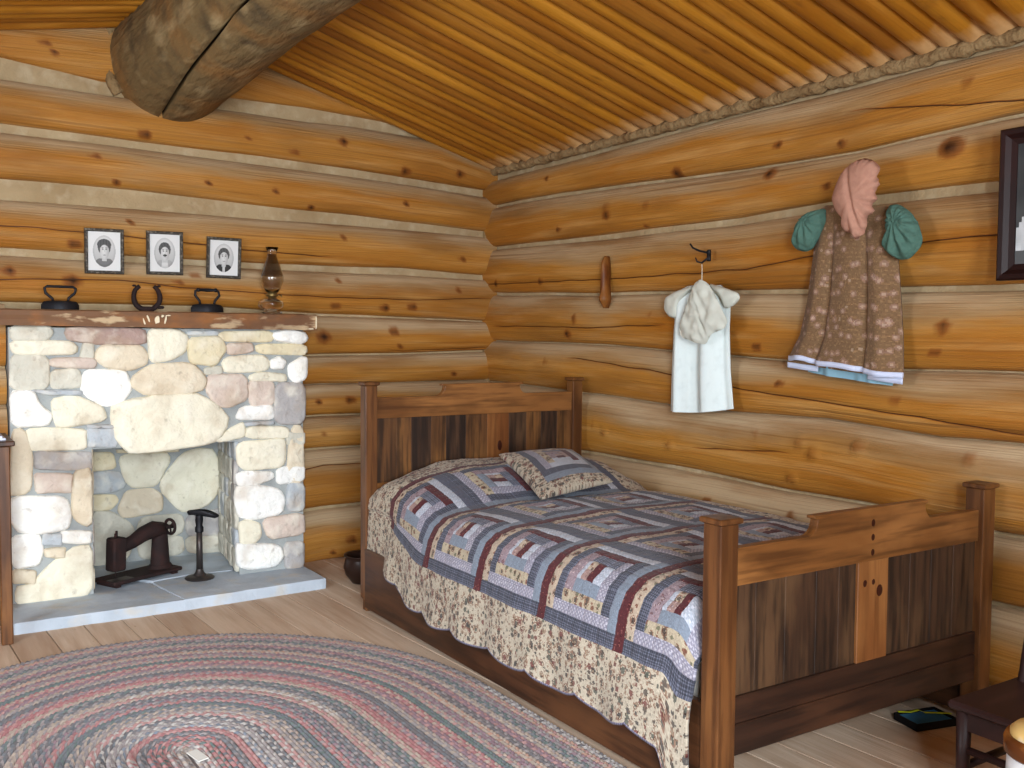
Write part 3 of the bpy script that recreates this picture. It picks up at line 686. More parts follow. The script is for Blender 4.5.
# horseshoe standing open end up
hs = tag(empty('horseshoe', (-2.122, -.27, MZ)), 'rusty brown horseshoe standing open end up on the mantel below the middle portrait', 'horseshoe')
pts = []; rr = []
for q in range(25):
    a = math.radians(-90-148+q*296/24); pts.append((.062*math.cos(a), .004*math.sin(q), .068+.062*math.sin(a)*1.02)); rr.append(.0135+.004*math.sin(PI*q/24))
MB().tube(pts, rr, 8, sy=.75).build('shoe', m_rust, hs, True)
for s_ in (-1, 1): MB().box((s_*.058-.008, -.012, .118), (s_*.058-.008+.014, .012, .128), .003).build('calkin', m_rust, hs, auto=True)
MB().box((.05, -.02, .012), (.078, .014, .026), .004).build('bent_nail', m_rust, hs, auto=True); MB().box((-.028, -.018, .004), (.028, .014, .022), .005).build('toe_clip', m_rust, hs, auto=True)
# oil lamp
lp = tag(empty('oil_lamp', (-1.492, -.27, MZ)), 'small glass oil lamp with a sooty bulbous chimney on the right end of the mantel', 'lamp')
MB().lathe([(.050, 0), (.053, .006), (.030, .013), (.026, .018), (.050, .030), (.060, .045), (.056, .060), (.034, .072), (.020, .078)]).build('font', m_glass, lp, True)
MB().lathe([(.020, .078), (.021, .086), (.030, .090), (.032, .098), (.024, .104), (.025, .118), (.022, .120)]).build('burner', m_brass, lp, True)
ck = MB().lathe([(.014, .100), (.016, .118), (.010, .128), (.004, .132)]); ck.build('wick_holder', m_brass, lp, True)
MB().tube([(.032, 0, .094), (.048, 0, .094)], .002, 6).lathe([(.001, 0), (.007, .001), (.007, .004), (.001, .005)], M=Matrix.Translation((.048, 0, .094)) @ Matrix.Rotation(PI/2, 4, 'Y'), n=12).build('wick_knob', m_brass, lp, True)
chp = [(.032, .112), (.046, .138), (.058, .168), (.059, .195), (.046, .238), (.030, .285), (.023, .310), (.023, .320), (.034, .345)]
inner = [(r-.0012, z) for r, z in chp][::-1]
cm = MB(); nn = 32; pr = chp+inner; v = []
for r, z in pr:
    for k in range(nn): a = 2*PI*k/nn; v.append((r*math.cos(a), r*math.sin(a), z))
f = [(i*nn+k, i*nn+(k+1) % nn, ((i+1) % len(pr))*nn+(k+1) % nn, ((i+1) % len(pr))*nn+k) for i in range(len(pr)) for k in range(nn)]
cm.add(v, f); chm = cm.build('chimney', m_soot, lp, True)
for (lo_, hi_, mt_s) in ((3, 6, m_sootb), (1, 3, m_sootc)):
    MB().add([(( r-.0035)*math.cos(2*PI*k/nn), (r-.0035)*math.sin(2*PI*k/nn), z) for r, z in chp[lo_:hi_+1] for k in range(nn)], [(i*nn+k, i*nn+(k+1) % nn, (i+1)*nn+(k+1) % nn, (i+1)*nn+k) for i in range(hi_-lo_) for k in range(nn)]).build('soot', mt_s, chm, True)
MB().tube([(.052*math.cos(a)-.03, -.03, .045+.028*math.sin(a)) for a in np.linspace(PI*.55, PI*1.4, 12)], .0045, 8).build('finger_loop', m_glass, lp, True)

# ------------------------------------------------------------------ portraits
def portrait_cols(kind):
    """grey oval vignette bust painted on a fine grid; returns function (u,v)->grey"""
    def g(u, v):
        # oval coordinates
        ou, ov = (u-.5)/.34, (v-.5)/.40
        r = math.hypot(ou, ov)
        if r > 1: return .86
        base = .74+.08*ov
        # shoulders
        if ov < -.45 and abs(ou) < .62+(-.42-ov)*.9 and math.hypot(ou/1.0, (ov+1.05)/.62) < 1.05:
            base = {0: .42, 1: .62, 2: .20}[kind]
            if kind == 1 and abs(ou) < .22*(1+(-ov-.4)): base = .80
            if kind == 2 and abs(ou-.0) < .14: base = .75
            if kind == 0 and abs(ou) < .18 and ov > -.58: base = .60
        # neck
        if abs(ou) < .22 and -.62 < ov < -.15: base = .72
        # hair
        hu, hv = ou/.57, (ov-.24)/.48
        if math.hypot(hu, hv) < 1 and ov > -.10: base = .30+.03*math.sin(ou*22+ov*9)
        if kind == 0 and math.hypot(ou/.62, (ov-.42)/.36) < 1: base = .30+.03*math.sin(ou*25)
        # face
        fu, fv = (ou-.02)/.41, (ov-.03)/.54
        fr = math.hypot(fu, fv)
        if fr < 1 and not (fv > .70-.45*fu*fu):
            base = .84-.12*max(0, fu)-.10*fr
            for s_ in (-1, 1):
                if math.hypot((fu-s_*.40)/.20, (fv-.18)/.07) < 1: base = .42      # eyes
                if math.hypot((fu-s_*.40)/.30, (fv-.36)/.05) < 1: base = .48      # brows
                if math.hypot((fu-s_*1.0)/.12, (fv-.05)/.2) < 1: base = .7
            if abs(fu-.06) < .09 and -.18 < fv < .14: base -= .10                 # nose
            if math.hypot((fu)/.32, (fv+.50)/.07) < 1: base = .55                 # mouth
            if kind == 1 and math.hypot(fu/.50, (fv+.33)/.11) < 1: base = .20     # moustache
        return base*(1-.12*max(0, r-.8)*5)
    return g
def portrait(cx, cz, w, h, kind, label):
    t = tag(empty('portrait_frame', (cx, -.095, cz)), label, 'picture', 'oval portraits above the mantel')
    t.rotation_euler = (math.radians(4), R.uniform(-.012, .012), 0)
    fr = MB(); b = .016
    prof = [(0, 0), (0, -.014), (.004, -.020), (.010, -.020), (.016, -.012), (.016, 0)]
    cs = [(-w/2, -h/2), (w/2, -h/2), (w/2, h/2), (-w/2, h/2)]; v = []; f = []
    for q, (X, Z) in enumerate(cs):
        for (p, d) in prof: v.append((X-math.copysign(p, X), d, Z-math.copysign(p, Z)))
    c = len(prof)
    for q in range(4):
        for j in range(c): f.append((q*c+j, q*c+(j+1) % c, ((q+1) % 4)*c+(j+1) % c, ((q+1) % 4)*c+j))
    fr.add(v, f)
    n1 = 15
    for q in range(4):      # carved beads
        A_, B_ = cs[q], cs[(q+1) % 4]
        for k in range(1, n1):
            X = A_[0]+(B_[0]-A_[0])*k/n1; Z = A_[1]+(B_[1]-A_[1])*k/n1
            X -= math.copysign(.007, X) if abs(abs(X)-w/2) < 1e-6 else 0; Z -= math.copysign(.007, Z) if abs(abs(Z)-h/2) < 1e-6 else 0
            fr.lathe([(.0001, .005), (.0035, .003), (.0045, 0)], M=Matrix.Translation((X, -.020, Z)) @ Matrix.Rotation(PI/2, 4, 'X'), n=6)
    fr.build('frame', m_frame, t)
    g = portrait_cols(kind); NX, NZ = 70, 92; v = []; f = []; cl = []
    for i in range(NX+1):
        for j in range(NZ+1): v.append((-w/2+.014+(w-.028)*i/NX, -.007, -h/2+.014+(h-.028)*j/NZ))
    for i in range(NX):
        for j in range(NZ):
            f.append((i*(NZ+1)+j, (i+1)*(NZ+1)+j, (i+1)*(NZ+1)+j+1, i*(NZ+1)+j+1)); q = g((i+.5)/NX, (j+.5)/NZ)
            q = q**2.0; cl.append((q*1.0, q*.99, q*.96))
    mesh('photograph', v, f, m_photo, t, False, cols=cl)
    MB().box((-w/2+.004, -.006, -h/2+.004), (w/2-.004, .012, h/2-.004)).build('backing', m_frame, t)
portrait(-2.285, 1.70, .182, .222, 0, 'small framed oval portrait of a woman with dark parted hair, leftmost of three')
portrait(-1.996, 1.706, .180, .220, 1, 'small framed oval portrait of a man with a moustache, middle of three')
portrait(-1.695, 1.696, .180, .214, 2, 'small framed oval portrait of a dark-haired person in dark coat, nearest the oil lamp')

# ------------------------------------------------------------------ sewing machine head and shoe last in the hearth
sm = tag(empty('sewing_machine', (-2.12, -.12, .053), math.radians(26)), 'rusted old sewing machine head on its base plate lying in the fireplace', 'sewing machine')
MB().box((-.235, -.085, .012), (.175, .085, .032), .006).box((-.22, -.075, 0), (-.19, .075, .014)).box((.12, -.075, 0), (.15, .075, .014)).build('base_plate', m_rust, sm, auto=True)
mbp = MB()
for (z0_, z1_, a0, a1) in ((.03, .05, .068, .056), (.05, .16, .052, .044), (.16, .225, .044, .040)):
    mbp.lathe([(a0, z0_), (a1, z1_)], c=(.10, 0, 0), n=16, sy=.85)
mbp.build('pillar', m_rust, sm, auto=True)
MB().tube([(.11, 0, .225), (.06, 0, .235), (0, 0, .222), (-.06, 0, .195), (-.12, 0, .180), (-.155, 0, .178)], [.040, .044, .040, .034, .032, .034], 14).build('arm', m_rust, sm, True)
MB().box((-.205, -.036, .06), (-.13, .036, .225), .008, Matrix.Rotation(.04, 4, 'Y')).build('head', m_rust, sm, auto=True)
MB().tube([(-.165, 0, .22), (-.165, 0, .252)], .005, 8).build('tension_screw', m_rust, sm, True)
MB().tube([(-.150, .01, .22), (-.150, .01, .262)], .006, 8).build('presser_screw', m_rust, sm, True)
MB().tube([(-.165, -.0, .09), (-.165, 0, .035)], .004, 8).build('needle_bar', m_rust, sm, True)
hw = MB(); C_ = (.165, 0, .232)
hw.tube([(C_[0], .038*math.cos(a), C_[2]+.038*math.sin(a)) for a in np.linspace(0, 2*PI, 25)[:-1]], .008, 8, closed=True)
for a in (0.3, 2.4, 4.5): hw.tube([(C_[0], 0, C_[2]), (C_[0], .036*math.cos(a), C_[2]+.036*math.sin(a))], .005, 6)
hw.tube([(.125, 0, .232), (.182, 0, .232)], .011, 10); hw.build('handwheel', m_rust, sm, True)
MB().box((-.235, -.085, .031), (-.12, -.02, .0345), .002).build('slide_plate', m_steel, sm)
ls = tag(empty('shoe_last_stand', (-1.885, -.29, .0515)), 'iron cobbler last on a tall round stand beside the sewing machine', 'shoe last')
MB().lathe([(.070, 0), (.073, .006), (.066, .012), (.034, .018), (.022, .032), (.017, .05)], n=30).build('foot', m_steel, ls, auto=True)
MB().tube([(0, 0, .04), (0, 0, .26)], [.017, .0145], 14).build('stem', m_steel, ls, True)
MB().lathe([(.0145, .235), (.021, .240), (.021, .262), (.016, .272), (.020, .30), (.018, .325)]).build('socket', m_iron, ls, auto=True)
sole = MB(); P = []
for q in range(36):
    u = 2*PI*q/36; X = math.cos(u); W = .026+.008*X if X > -.2 else .022; P.append((X*.080+.02, math.sin(u)*W*(1 if abs(X) < .9 else .9)))
Mx = Matrix.Translation((0, 0, .335)) @ Matrix.Rotation(-.5, 4, 'Z') @ Matrix.Rotation(.13, 4, 'Y')
sole.v = []; 
for sc, z in ((.85, -.010), (1, 0), (1, .007), (.9, .013)): sole.v += [tuple(Mx @ Vector((x_*sc, y_*sc, z+.006*math.cos((x_-.02)/.08*2.6)))) for x_, y_ in P]
for r in range(3):
    for q in range(36): j = (q+1) % 36; sole.f.append((r*36+q, r*36+j, (r+1)*36+j, (r+1)*36+q))
sole.f += [tuple(range(36))[::-1], tuple(108+q for q in range(36))]
sole.build('last', m_iron, ls, auto=True)

# ------------------------------------------------------------------ bed
bed = tag(empty('bed', (-.713, -2.23, 0)), 'rustic stained pine double bed with scrolled headboard and lower footboard', 'bed')
def bp(o): return loc(o, bed)
xL, xR, yH, yFt, zH, zF = -1.322, -.118, -1.086, -3.379, 1.080, .818
def post(x, y, h, w, name_mat=m_postw):
    p = MB(); b = w/2
    Z = [(0, b*.72), (.05, b*.72), (.06, b), (h, b)]
    p.v = [(x+sx*r, y+sy*r, z) for z, r in Z for sx, sy in ((-1, -1), (1, -1), (1, 1), (-1, 1))]
    for i in range(3):
        for k in range(4): j = (k+1) % 4; p.f.append((i*4+k, i*4+j, (i+1)*4+j, (i+1)*4+k))
    p.f += [(3, 2, 1, 0), (12, 13, 14, 15)]
    o = bp(p.build('post', name_mat, bed, bevel=.003))
    c = MB(); a = b+.008
    c.v = [(x+sx*r, y+sy*r, z) for z, r in ((h, b+.001), (h+.004, a), (h+.015, a), (h+.018, a-.004)) for sx, sy in ((-1, -1), (1, -1), (1, 1), (-1, 1))]
    for i in range(3):
        for k in range(4): j = (k+1) % 4; c.f.append((i*4+k, i*4+j, (i+1)*4+j, (i+1)*4+k))
    c.f += [(3, 2, 1, 0), (12, 13, 14, 15)]
    co_ = c.build('post_cap', name_mat, o)
for (x, y, h, w) in ((xL+.012, yH, zH-.02, .060), (xR, yH, zH-.02, .060), (xL, yFt, zF-.018, .066), (xR, yFt, zF-.018, .066)): post(x, y, h, w)
def scroll(xa, xb, xc, xd, zlo, zl, zhi, y, t, mat, name):
    """rail with a raised centre and cove shoulders"""
    P = [(xa, zlo), (xd, zlo), (xd, zl)]
    rc = (zhi-zl)-.012
    R_ = [(xc+.040-.052*math.cos(a)*1.0-.0, zhi-.012-rc*math.sin(a)) for a in [0]][:0]
    arc = [(.030-.042*math.sin(PI/2*q/7), rc*math.cos(PI/2*q/7)) for q in range(8)]    # from the rail up under the lip
    P += [(xc+dx, zl+rc-dz) for dx, dz in arc]
    P += [(xc+.004, zhi-.009), (xc+.004, zhi), (xb-.004, zhi), (xb-.004, zhi-.009)]
    P += [(xb-dx, zl+rc-dz) for dx, dz in arc[::-1]]
    P += [(xa, zl)]
    m_ = MB().prism(P, lambda a, b, d: (a, d, b), y-t/2, y+t/2)
    return bp(m_.build(name, mat, bed, bevel=.002))
xi0, xi1 = xL+.028, xR-.028
scroll(xi0, -.925, -.465, xi1, .905, 1.003, 1.060, yH, .030, m_railw, 'headboard_rail')
bp(MB().box((xi0, yH-.014, .50), (xi1, yH+.014, .60), .003).build('headboard_lower_rail', m_railw, bed))
bp(MB().box((xi0, yH-.014, .12), (xi1, yH+.014, .30), .003).build('headboard_lower_rail', m_lowrail, bed))
def boards(xs, z0, z1, y, mats, name, t=.009):
    for i in range(len(xs)-1):
        bp(MB().box((xs[i]+.0002, y-t, z0), (xs[i+1]-.0002, y+t, z1), .0009).build(name, mats[i % len(mats)], bed))
xs = [-1.294, -1.17, -1.09, -.985, -.90, -.79, -.665, -.535, -.43, -.335, -.235, -.133]
boards(xs, .595, .91, yH+.004, [m_bpanel, m_bpanel, m_dpanel, m_bpanel, m_dpanel, m_bpanel, m_lpanel, m_dpanel, m_bpanel, m_dpanel, m_bpanel], 'headboard_panel_board')
boards([-1.294, -.9, -.5, -.133], .30, .505, yH+.004, [m_dpanel], 'headboard_panel_board')
# footboard
scroll(xi0, -.962, -.432, xi1, .626, .730, .788, yFt, .030, m_railw, 'footboard_rail')
boards([-1.29, -1.19, -1.07, -.94, -.84, -.762], .315, .63, yFt+.004, [m_dpanel], 'footboard_panel_board')
boards([-.619, -.50, -.39, -.27, -.137], .315, .63, yFt+.004, [m_dpanel], 'footboard_panel_board')
bp(MB().box((xi0, yFt+.010, .25), (xi1, yFt+.016, .64)).build('footboard_back_panel', m_dpanel, bed))
bp(MB().box((xi0, yH+.012, .30), (xi1, yH+.019, .92)).build('headboard_back_panel', m_dpanel, bed))
bp(MB().box((-.762, yFt-.013, .315), (-.619, yFt+.013, .63), .002).build('footboard_stile', m_lpanel, bed))
bp(MB().box((xi0, yFt-.015, .245), (xi1, yFt+.015, .32), .002).build('footboard_lower_rail', m_lowrail, bed))
bp(MB().box((xi0, yFt-.017, .155), (xi1, yFt+.015, .243), .004).build('footboard_lower_rail', m_lowrail, bed))
m_knot = M('dark_knot', (52, 20, 12), .4)
for (X, Z, r) in ((-.70, .742, .013), (-.70, .698, .012), (-.70, .652, .012), (-.73, .56, .012), (-.66, .53, .02), (-.69, .56, .01)):
    bp(MB().lathe([(r, 0), (r*.7, .0012), (.0005, .0015)], M=Matrix.Translation((X, yFt-(.0145 if Z > .63 else .0127), Z)) @ Matrix.Rotation(PI/2, 4, 'X'), n=14, sx=.8).build('knot', m_knot, bed))
bp(MB().lathe([(.022, 0), (.014, .0012), (.0005, .0015)], M=Matrix.Translation((-.59, yH-.005, .74)) @ Matrix.Rotation(PI/2, 4, 'X'), n=14, sx=.6, sy=1.2).build('knot', m_knot, bed))

for x in (xL-.012, xR+.006):
    bp(MB().box((x-.012, yFt+.03, .022), (x+.016, yH-.03, .30), .004).build('side_rail', m_siderail, bed))
mm = MB(); mm.box((xL+.03, yFt+.05, .24), (xR-.02, yH-.03, .525), .05); bp(mm.build('mattress', M('ticking', (206, 200, 190), .9), bed, True))

# ------------------------------------------------------------------ quilt
FAB = dict(red=(84, 40, 44), flo=(180, 164, 146), chk=(86, 89, 103), mauve=(146, 130, 138), lav=(140, 138, 154), yfl=(178, 166, 144), blu=(126, 137, 152), sash=(88, 91, 106), pale=(172, 180, 194), gchk=(106, 110, 126), pink=(158, 132, 126), brd=(186, 176, 158), hem=(112, 108, 128))
FK = list(FAB)
HEAD = ['red', 'flo', 'chk', 'mauve']; Q0 = ['chk', 'lav', 'yfl', 'blu']; Q1 = ['sash', 'pale', 'red', 'gchk']; FT = ['blu', 'chk', 'lav', 'pale']
def block_fab(p, q):
    """p along the bed from the head (0-10), q across from the room side (0-10) -> index"""
    out = np.full(p.shape, FK.index('pink'))
    out[q > 5] = FK.index('flo'); out[p > 5.25] = FK.index('red'); out[p < 4.5] = FK.index('pale')
    for k in (3, 2, 1, 0):
        out[p > 10-k-1] = np.where((p > 9-k) & (p >= k) & (q >= k) & (q <= 10-k) & (p <= 10-k), FK.index(FT[k]), out)[p > 10-k-1]
        s_ = (q > 9-k) & (q <= 10-k) & (p >= k) & (p <= 10-k); out[s_] = FK.index(Q1[k])
        s_ = (q < k+1) & (q >= k) & (p >= k) & (p <= 10-k); out[s_] = FK.index(Q0[k])
        s_ = (p < k+1) & (p >= k) & (q >= k) & (q <= 10-k); out[s_] = FK.index(HEAD[k])
    return out
def fabric_colors(fi, A_, B_, seed=1):
    """albedo of each little patch: fabric colour plus its print, A_/B_ sheet coordinates in metres"""
    base = np.array([lin(FAB[k]) for k in FK]); col = base[fi].copy(); rng = np.random.default_rng(seed)
    isf = lambda *n: np.isin(fi, [FK.index(k) for k in n])
    # woven checks
    g = isf('chk', 'gchk', 'hem'); ph = ((np.floor(A_/.0045) % 2)+(np.floor(B_/.0045) % 2))
    col[g] *= np.where(ph[g] == 0, .45, np.where(ph[g] == 1, .85, 1.6))[:, None]
    # pin dots
    g = isf('lav', 'pale'); da = (A_/.016+.5*(np.floor(B_/.008) % 2)) % 1-.5; db = (B_/.008) % 1-.5
    d = (np.hypot(da*.016, db*.008) < .0032) & g; col[d] = col[d]*.5+np.array(lin((216, 216, 226)))*.5
    # scattered flowers: a jittered cell lattice, dark heads and leaves
    def scatter(mask, cell, r, cols, prob, sd):
        ia, ib = np.floor(A_/cell).astype(int), np.floor(B_/cell).astype(int)
        for oa in (-1, 0, 1):
            for ob in (-1, 0, 1):
                ca_, cb_ = ia+oa, ib+ob
                h = (ca_*73856093 ^ cb_*19349663 ^ sd*83492791) & 0xffff
                jx = (h & 255)/255; jy = ((h >> 8) & 255)/255; pk = ((h*2654435761) >> 7) & 1023
                d_ = np.hypot(A_-(ca_+jx)*cell, B_-(cb_+jy)*cell)
                rr_ = r*(.6+.7*((pk >> 3) & 15)/15)
                s_ = mask & (d_ < rr_) & (pk/1023 < prob); cc_ = np.array([lin(c) for c in cols])[pk % len(cols)]
                col[s_] = col[s_]*.12+cc_[s_]*.88
                ring = mask & (d_ > rr_*1.25) & (d_ < rr_*1.8) & (pk/1023 < prob) & (pk % 3 == 0)
                col[ring] *= np.array([.55, .38, .35])
    scatter(isf('brd'), .027, .0075, [(64, 62, 64), (84, 88, 80), (78, 70, 66), (112, 62, 60)], .8, 3)
    scatter(isf('brd'), .013, .0036, [(146, 128, 108), (120, 100, 88), (92, 86, 80)], .7, 8)
    scatter(isf('flo', 'yfl'), .021, .0062, [(72, 62, 58), (116, 72, 58), (104, 104, 84)], .85, 5)
    scatter(isf('mauve', 'pink'), .012, .0030, [(120, 92, 98), (186, 168, 170)], .6, 6)
    scatter(isf('red'), .012, .0025, [(130, 78, 74)], .5, 9)
    col *= (1+.10*rng.standard_normal(len(col)))[:, None].clip(.75, 1.25)
    return np.clip(col*np.array([.90, .88, .86]), 0, 1)
CELL = .41
na, nb = 470, 560
a_ = np.linspace(-.205, 1.50, na+1); b_ = np.linspace(-.235, 1.975, nb+1)
# cross path (x,z) by arclength
path = [(-1.392, .165), (-1.384, .31), (-1.378, .36), (-1.352, .47), (-1.325, .525), (-1.28, .560), (-1.22, .578), (-1.0, .590), (-.7, .596), (-.4, .594), (-.22, .586), (-.14, .566), (-.098, .52), (-.090, .40), (-.090, .2)]
pa = np.array(path); da = np.r_[0, np.cumsum(np.hypot(*(pa[1:]-pa[:-1]).T))]
# arclength zero at z = .36 (start of the blocks)
da -= da[2]-.0
V = np.zeros((na+1, nb+1, 3)); X0 = np.interp(a_, da, pa[:, 0]); Z0 = np.interp(a_, da, pa[:, 1])
X0 = np.where(a_ < da[0], pa[0, 0]-.002, X0); Z0 = np.where(a_ < da[0], pa[0, 1]-(da[0]-a_), Z0)
def sst(x, a, b): t = np.clip((x-a)/(b-a), 0, 1); return t*t*(3-2*t)
for i in range(na+1):
    for j in range(nb+1):
        a, b = a_[i], b_[j]; x, z = X0[i], Z0[i]; y = -1.35-b
        up = float(sst(z, .36, .56))            # 1 on top
        ed = float(sst(x, -1.36, -.95))*float(1-sst(x, -.28, -.10)*.75)
        # sleeping pillows under the quilt at the head
        hb = float(sst(y, -1.80, -1.42)); z += .105*hb*up*(.35+.65*ed)
        z -= .03*float(sst(y, -1.20, -1.12))*up
        z -= .045*math.exp(-((y+1.74)/.07)**2)*up*.35
        # near the head the side bulges out and the hem lifts a little
        hl = float(sst(y, -1.75, -1.25)); dn = 1-up
        x += .052*dn*hl
        z += .125*hl*dn*float(1-sst(z, .36, .56))*.8
        # hem scallops
        if a < 0: 
            f_ = min(1, -a/.19); z -= f_*(.016*abs(math.sin((b+.12)/.265*PI))**.6*1.6-.012)
            x -= .010*f_*math.sin(b*11+1.0)+.006*f_*math.sin(b*27)
        # foot corner hangs lower beside the post
        if a < .1: z -= .14*float(sst(b, 1.86, 1.93))*min(1, (.1-a)/.3)
        if up > 0: z -= .10*float(sst(b, 1.86, 1.975))**2*up
        wr = .010*nz(x*4.5, y*4.5, z*4)+.006*nz(x*11, y*10, 2+z*9)
        qp = (b/CELL % 1)*10 % 1; qq = (a/CELL % 1)*10 % 1
        puff = .0022*(1-min(1, (min(qp, 1-qp))/.16)) if 0 < a < 1.23 else 0
        puff += .0022*(1-min(1, (min(qq, 1-qq))/.16)) if 0 < a < 1.23 else 0
        nd = wr-puff
        V[i, j] = (x-nd*(1-up)*1.0, y, z+nd*up)
idx = np.arange((na+1)*(nb+1)).reshape(na+1, nb+1)
F = np.stack([idx[:-1, :-1], idx[:-1, 1:], idx[1:, 1:], idx[1:, :-1]], -1).reshape(-1, 4)
Ac = ((a_[:-1]+a_[1:])/2)[:, None].repeat(nb, 1).ravel(); Bc = ((b_[:-1]+b_[1:])/2)[None, :].repeat(na, 0).ravel()
p_ = (Bc/CELL % 1)*10; q_ = (Ac/CELL % 1)*10
fi = block_fab(p_, q_)
fi[(Ac < 0) | (Ac > 1.23) | (Bc < 0)] = FK.index('brd')
fi[(Ac < 0) & (Ac > -.006) & (Bc > 0)] = FK.index('chk')
fi[(Ac < 0) & (Ac > -.006) & (Bc > 0) & (p_ < 1)] = FK.index('red')
fi[Ac < -.197] = FK.index('hem')
cols = fabric_colors(fi, Ac, Bc)
me_o = mesh('quilt', V.reshape(-1, 3), F, m_fabcol, None, True, cols=cols)
sl = me_o.modifiers.new('thickness', 'SOLIDIFY'); sl.thickness = .009; sl.offset = -1
tag(me_o, 'log-cabin patchwork quilt in blue, dark red and cream florals spread over the bed', 'quilt')

# ------------------------------------------------------------------ throw pillow
def pillow_mesh():
    n = 110; c = [Vector((-.775, -1.375, .735)), Vector((-.925, -1.95, .618)), Vector((-.445, -1.83, .640)), Vector((-.365, -1.405, .735))]   # head-left, foot-left, foot-right, head-right
    v = []; cl_a = []; cl_b = []
    for side in (1, -1):
        for i in range(n+1):
            for j in range(n+1):
                u, w_ = i/n, j/n
                # pinch edges between corners
                eu = u+(.5-u)*.07*math.sin(PI*w_); ew = w_+(.5-w_)*.07*math.sin(PI*u)
                p = c[0]*(1-eu)*(1-ew)+c[3]*eu*(1-ew)+c[1]*(1-eu)*ew+c[2]*eu*ew
                hgt = .062*max(0, math.sin(PI*u)*math.sin(PI*w_))**.42*(1 if side > 0 else .75)
                hgt += .0035*nz(u*7, w_*7, 3) if 0 < i < n and 0 < j < n else 0
                v.append(p+Vector((0, -.16, .98))*hgt*side)
    f = []; N1 = (n+1)**2
    for s_ in (0, 1):
        for i in range(n):
            for j in range(n):
                q = tuple(s_*N1+k for k in (i*(n+1)+j, i*(n+1)+j+1, (i+1)*(n+1)+j+1, (i+1)*(n+1)+j))
                f.append(q[::-1] if s_ == 0 else q)
    uu = np.tile(((np.arange(n)+.5)/n)[:, None].repeat(n, 1).ravel(), 2); ww = np.tile(((np.arange(n)+.5)/n)[None, :].repeat(n, 0).ravel(), 2)
    # cream floral border; check band on left, pale band at foot; block inside
    fi = np.full(uu.shape, FK.index('brd')); ins = (uu > .15) & (uu < .95) & (ww > .05) & (ww < .86)
    pu = (uu-.15)/.80*10; pw = (1-(ww-.05)/.81)*10
    P1 = 10-pw; 
    def ring(cond, name): fi[cond & ins] = FK.index(name)
    ring(np.ones_like(ins), 'pink')
    for k, (l_, b2, t_, r_) in enumerate([('chk', 'blu', 'sash', 'blu'), ('lav', 'chk', 'yfl', 'pale'), ('yfl', 'pale', 'gchk', 'red'), ('mauve', 'pale', 'mauve', 'pink')]):
        lo, hi = k*1.12, 10-k*1.12; w1 = 1.12
        inn = (pu >= lo) & (pu <= hi) & (P1 >= lo) & (P1 <= hi)
        ring(inn & (P1 < lo+w1*.8), t_); ring(inn & (pu > hi-w1), r_); ring(inn & (pu < lo+w1), l_); ring(inn & (P1 > hi-w1), b2)
    ring((pu > 4.4) & (pu < 5.8) & (P1 > 5.0) & (P1 < 5.8), 'red')
    cols = fabric_colors(fi, uu*.45, ww*.5, 4)
    import bmesh
    o = mesh('throw_pillow', v, f, m_fabcol, None, True, cols=cols)
    bm = bmesh.new(); bm.from_mesh(o.data); bmesh.ops.remove_doubles(bm, verts=bm.verts, dist=.0004); bmesh.ops.recalc_face_normals(bm, faces=bm.faces); bm.to_mesh(o.data); bm.free()
    return o
tag(pillow_mesh(), 'square patchwork throw pillow with a cream floral border lying on the quilt', 'pillow')

# ------------------------------------------------------------------ braided rug
cx, cy0, cy1 = -2.44, -2.235, -3.15; RW = .0285; NR = 38
def ring_pt(r, s):
    """point at arclength s on a stadium of radius r, starts at +x side of the far end"""
    L = cy0-cy1; c_ = PI*r; tot = 2*L+2*c_; s %= tot
    if s < c_: a = s/r; return cx+r*math.cos(a), cy0+r*math.sin(a)*1.12
    s -= c_
    if s < L: return cx-r, cy0-s
    s -= L
    if s < c_: a = PI+s/r; return cx+r*math.cos(a), cy1+r*math.sin(a)*1.05
    return cx+r, cy1+(s-c_)
PAL = dict(g=(150, 140, 140), t=(186, 166, 148), n=(86, 98, 110), e=(70, 102, 98), r=(176, 92, 96), p=(188, 132, 128), w=(196, 190, 184), k=(88, 82, 88), o=(196, 146, 120), b=(116, 132, 152), m=(140, 100, 116))
RINGS = ['wgt', 'wgp', 'rep', 'rpn', 'nkg', 'ppr', 'wgb', 'gwg', 'nkw', 'ppw', 'gtg', 'tgn', 'nen', 'rpg', 'gmn', 'nkg', 'ppt', 'tgt', 'ngk', 'eng', 'tpt', 'rpr', 'gpm', 'knk', 'gtg', 'mpm', 'rpt', 'een', 'gpt', 'mgm', 'tot', 'kgk', 'mpm', 'tgt', 'eng', 'gmg', 'otp', 'gkg', 'ntg', 'tgt', 'ggb', 'gkb']
v = []; f = []; cl = []
LB = .019
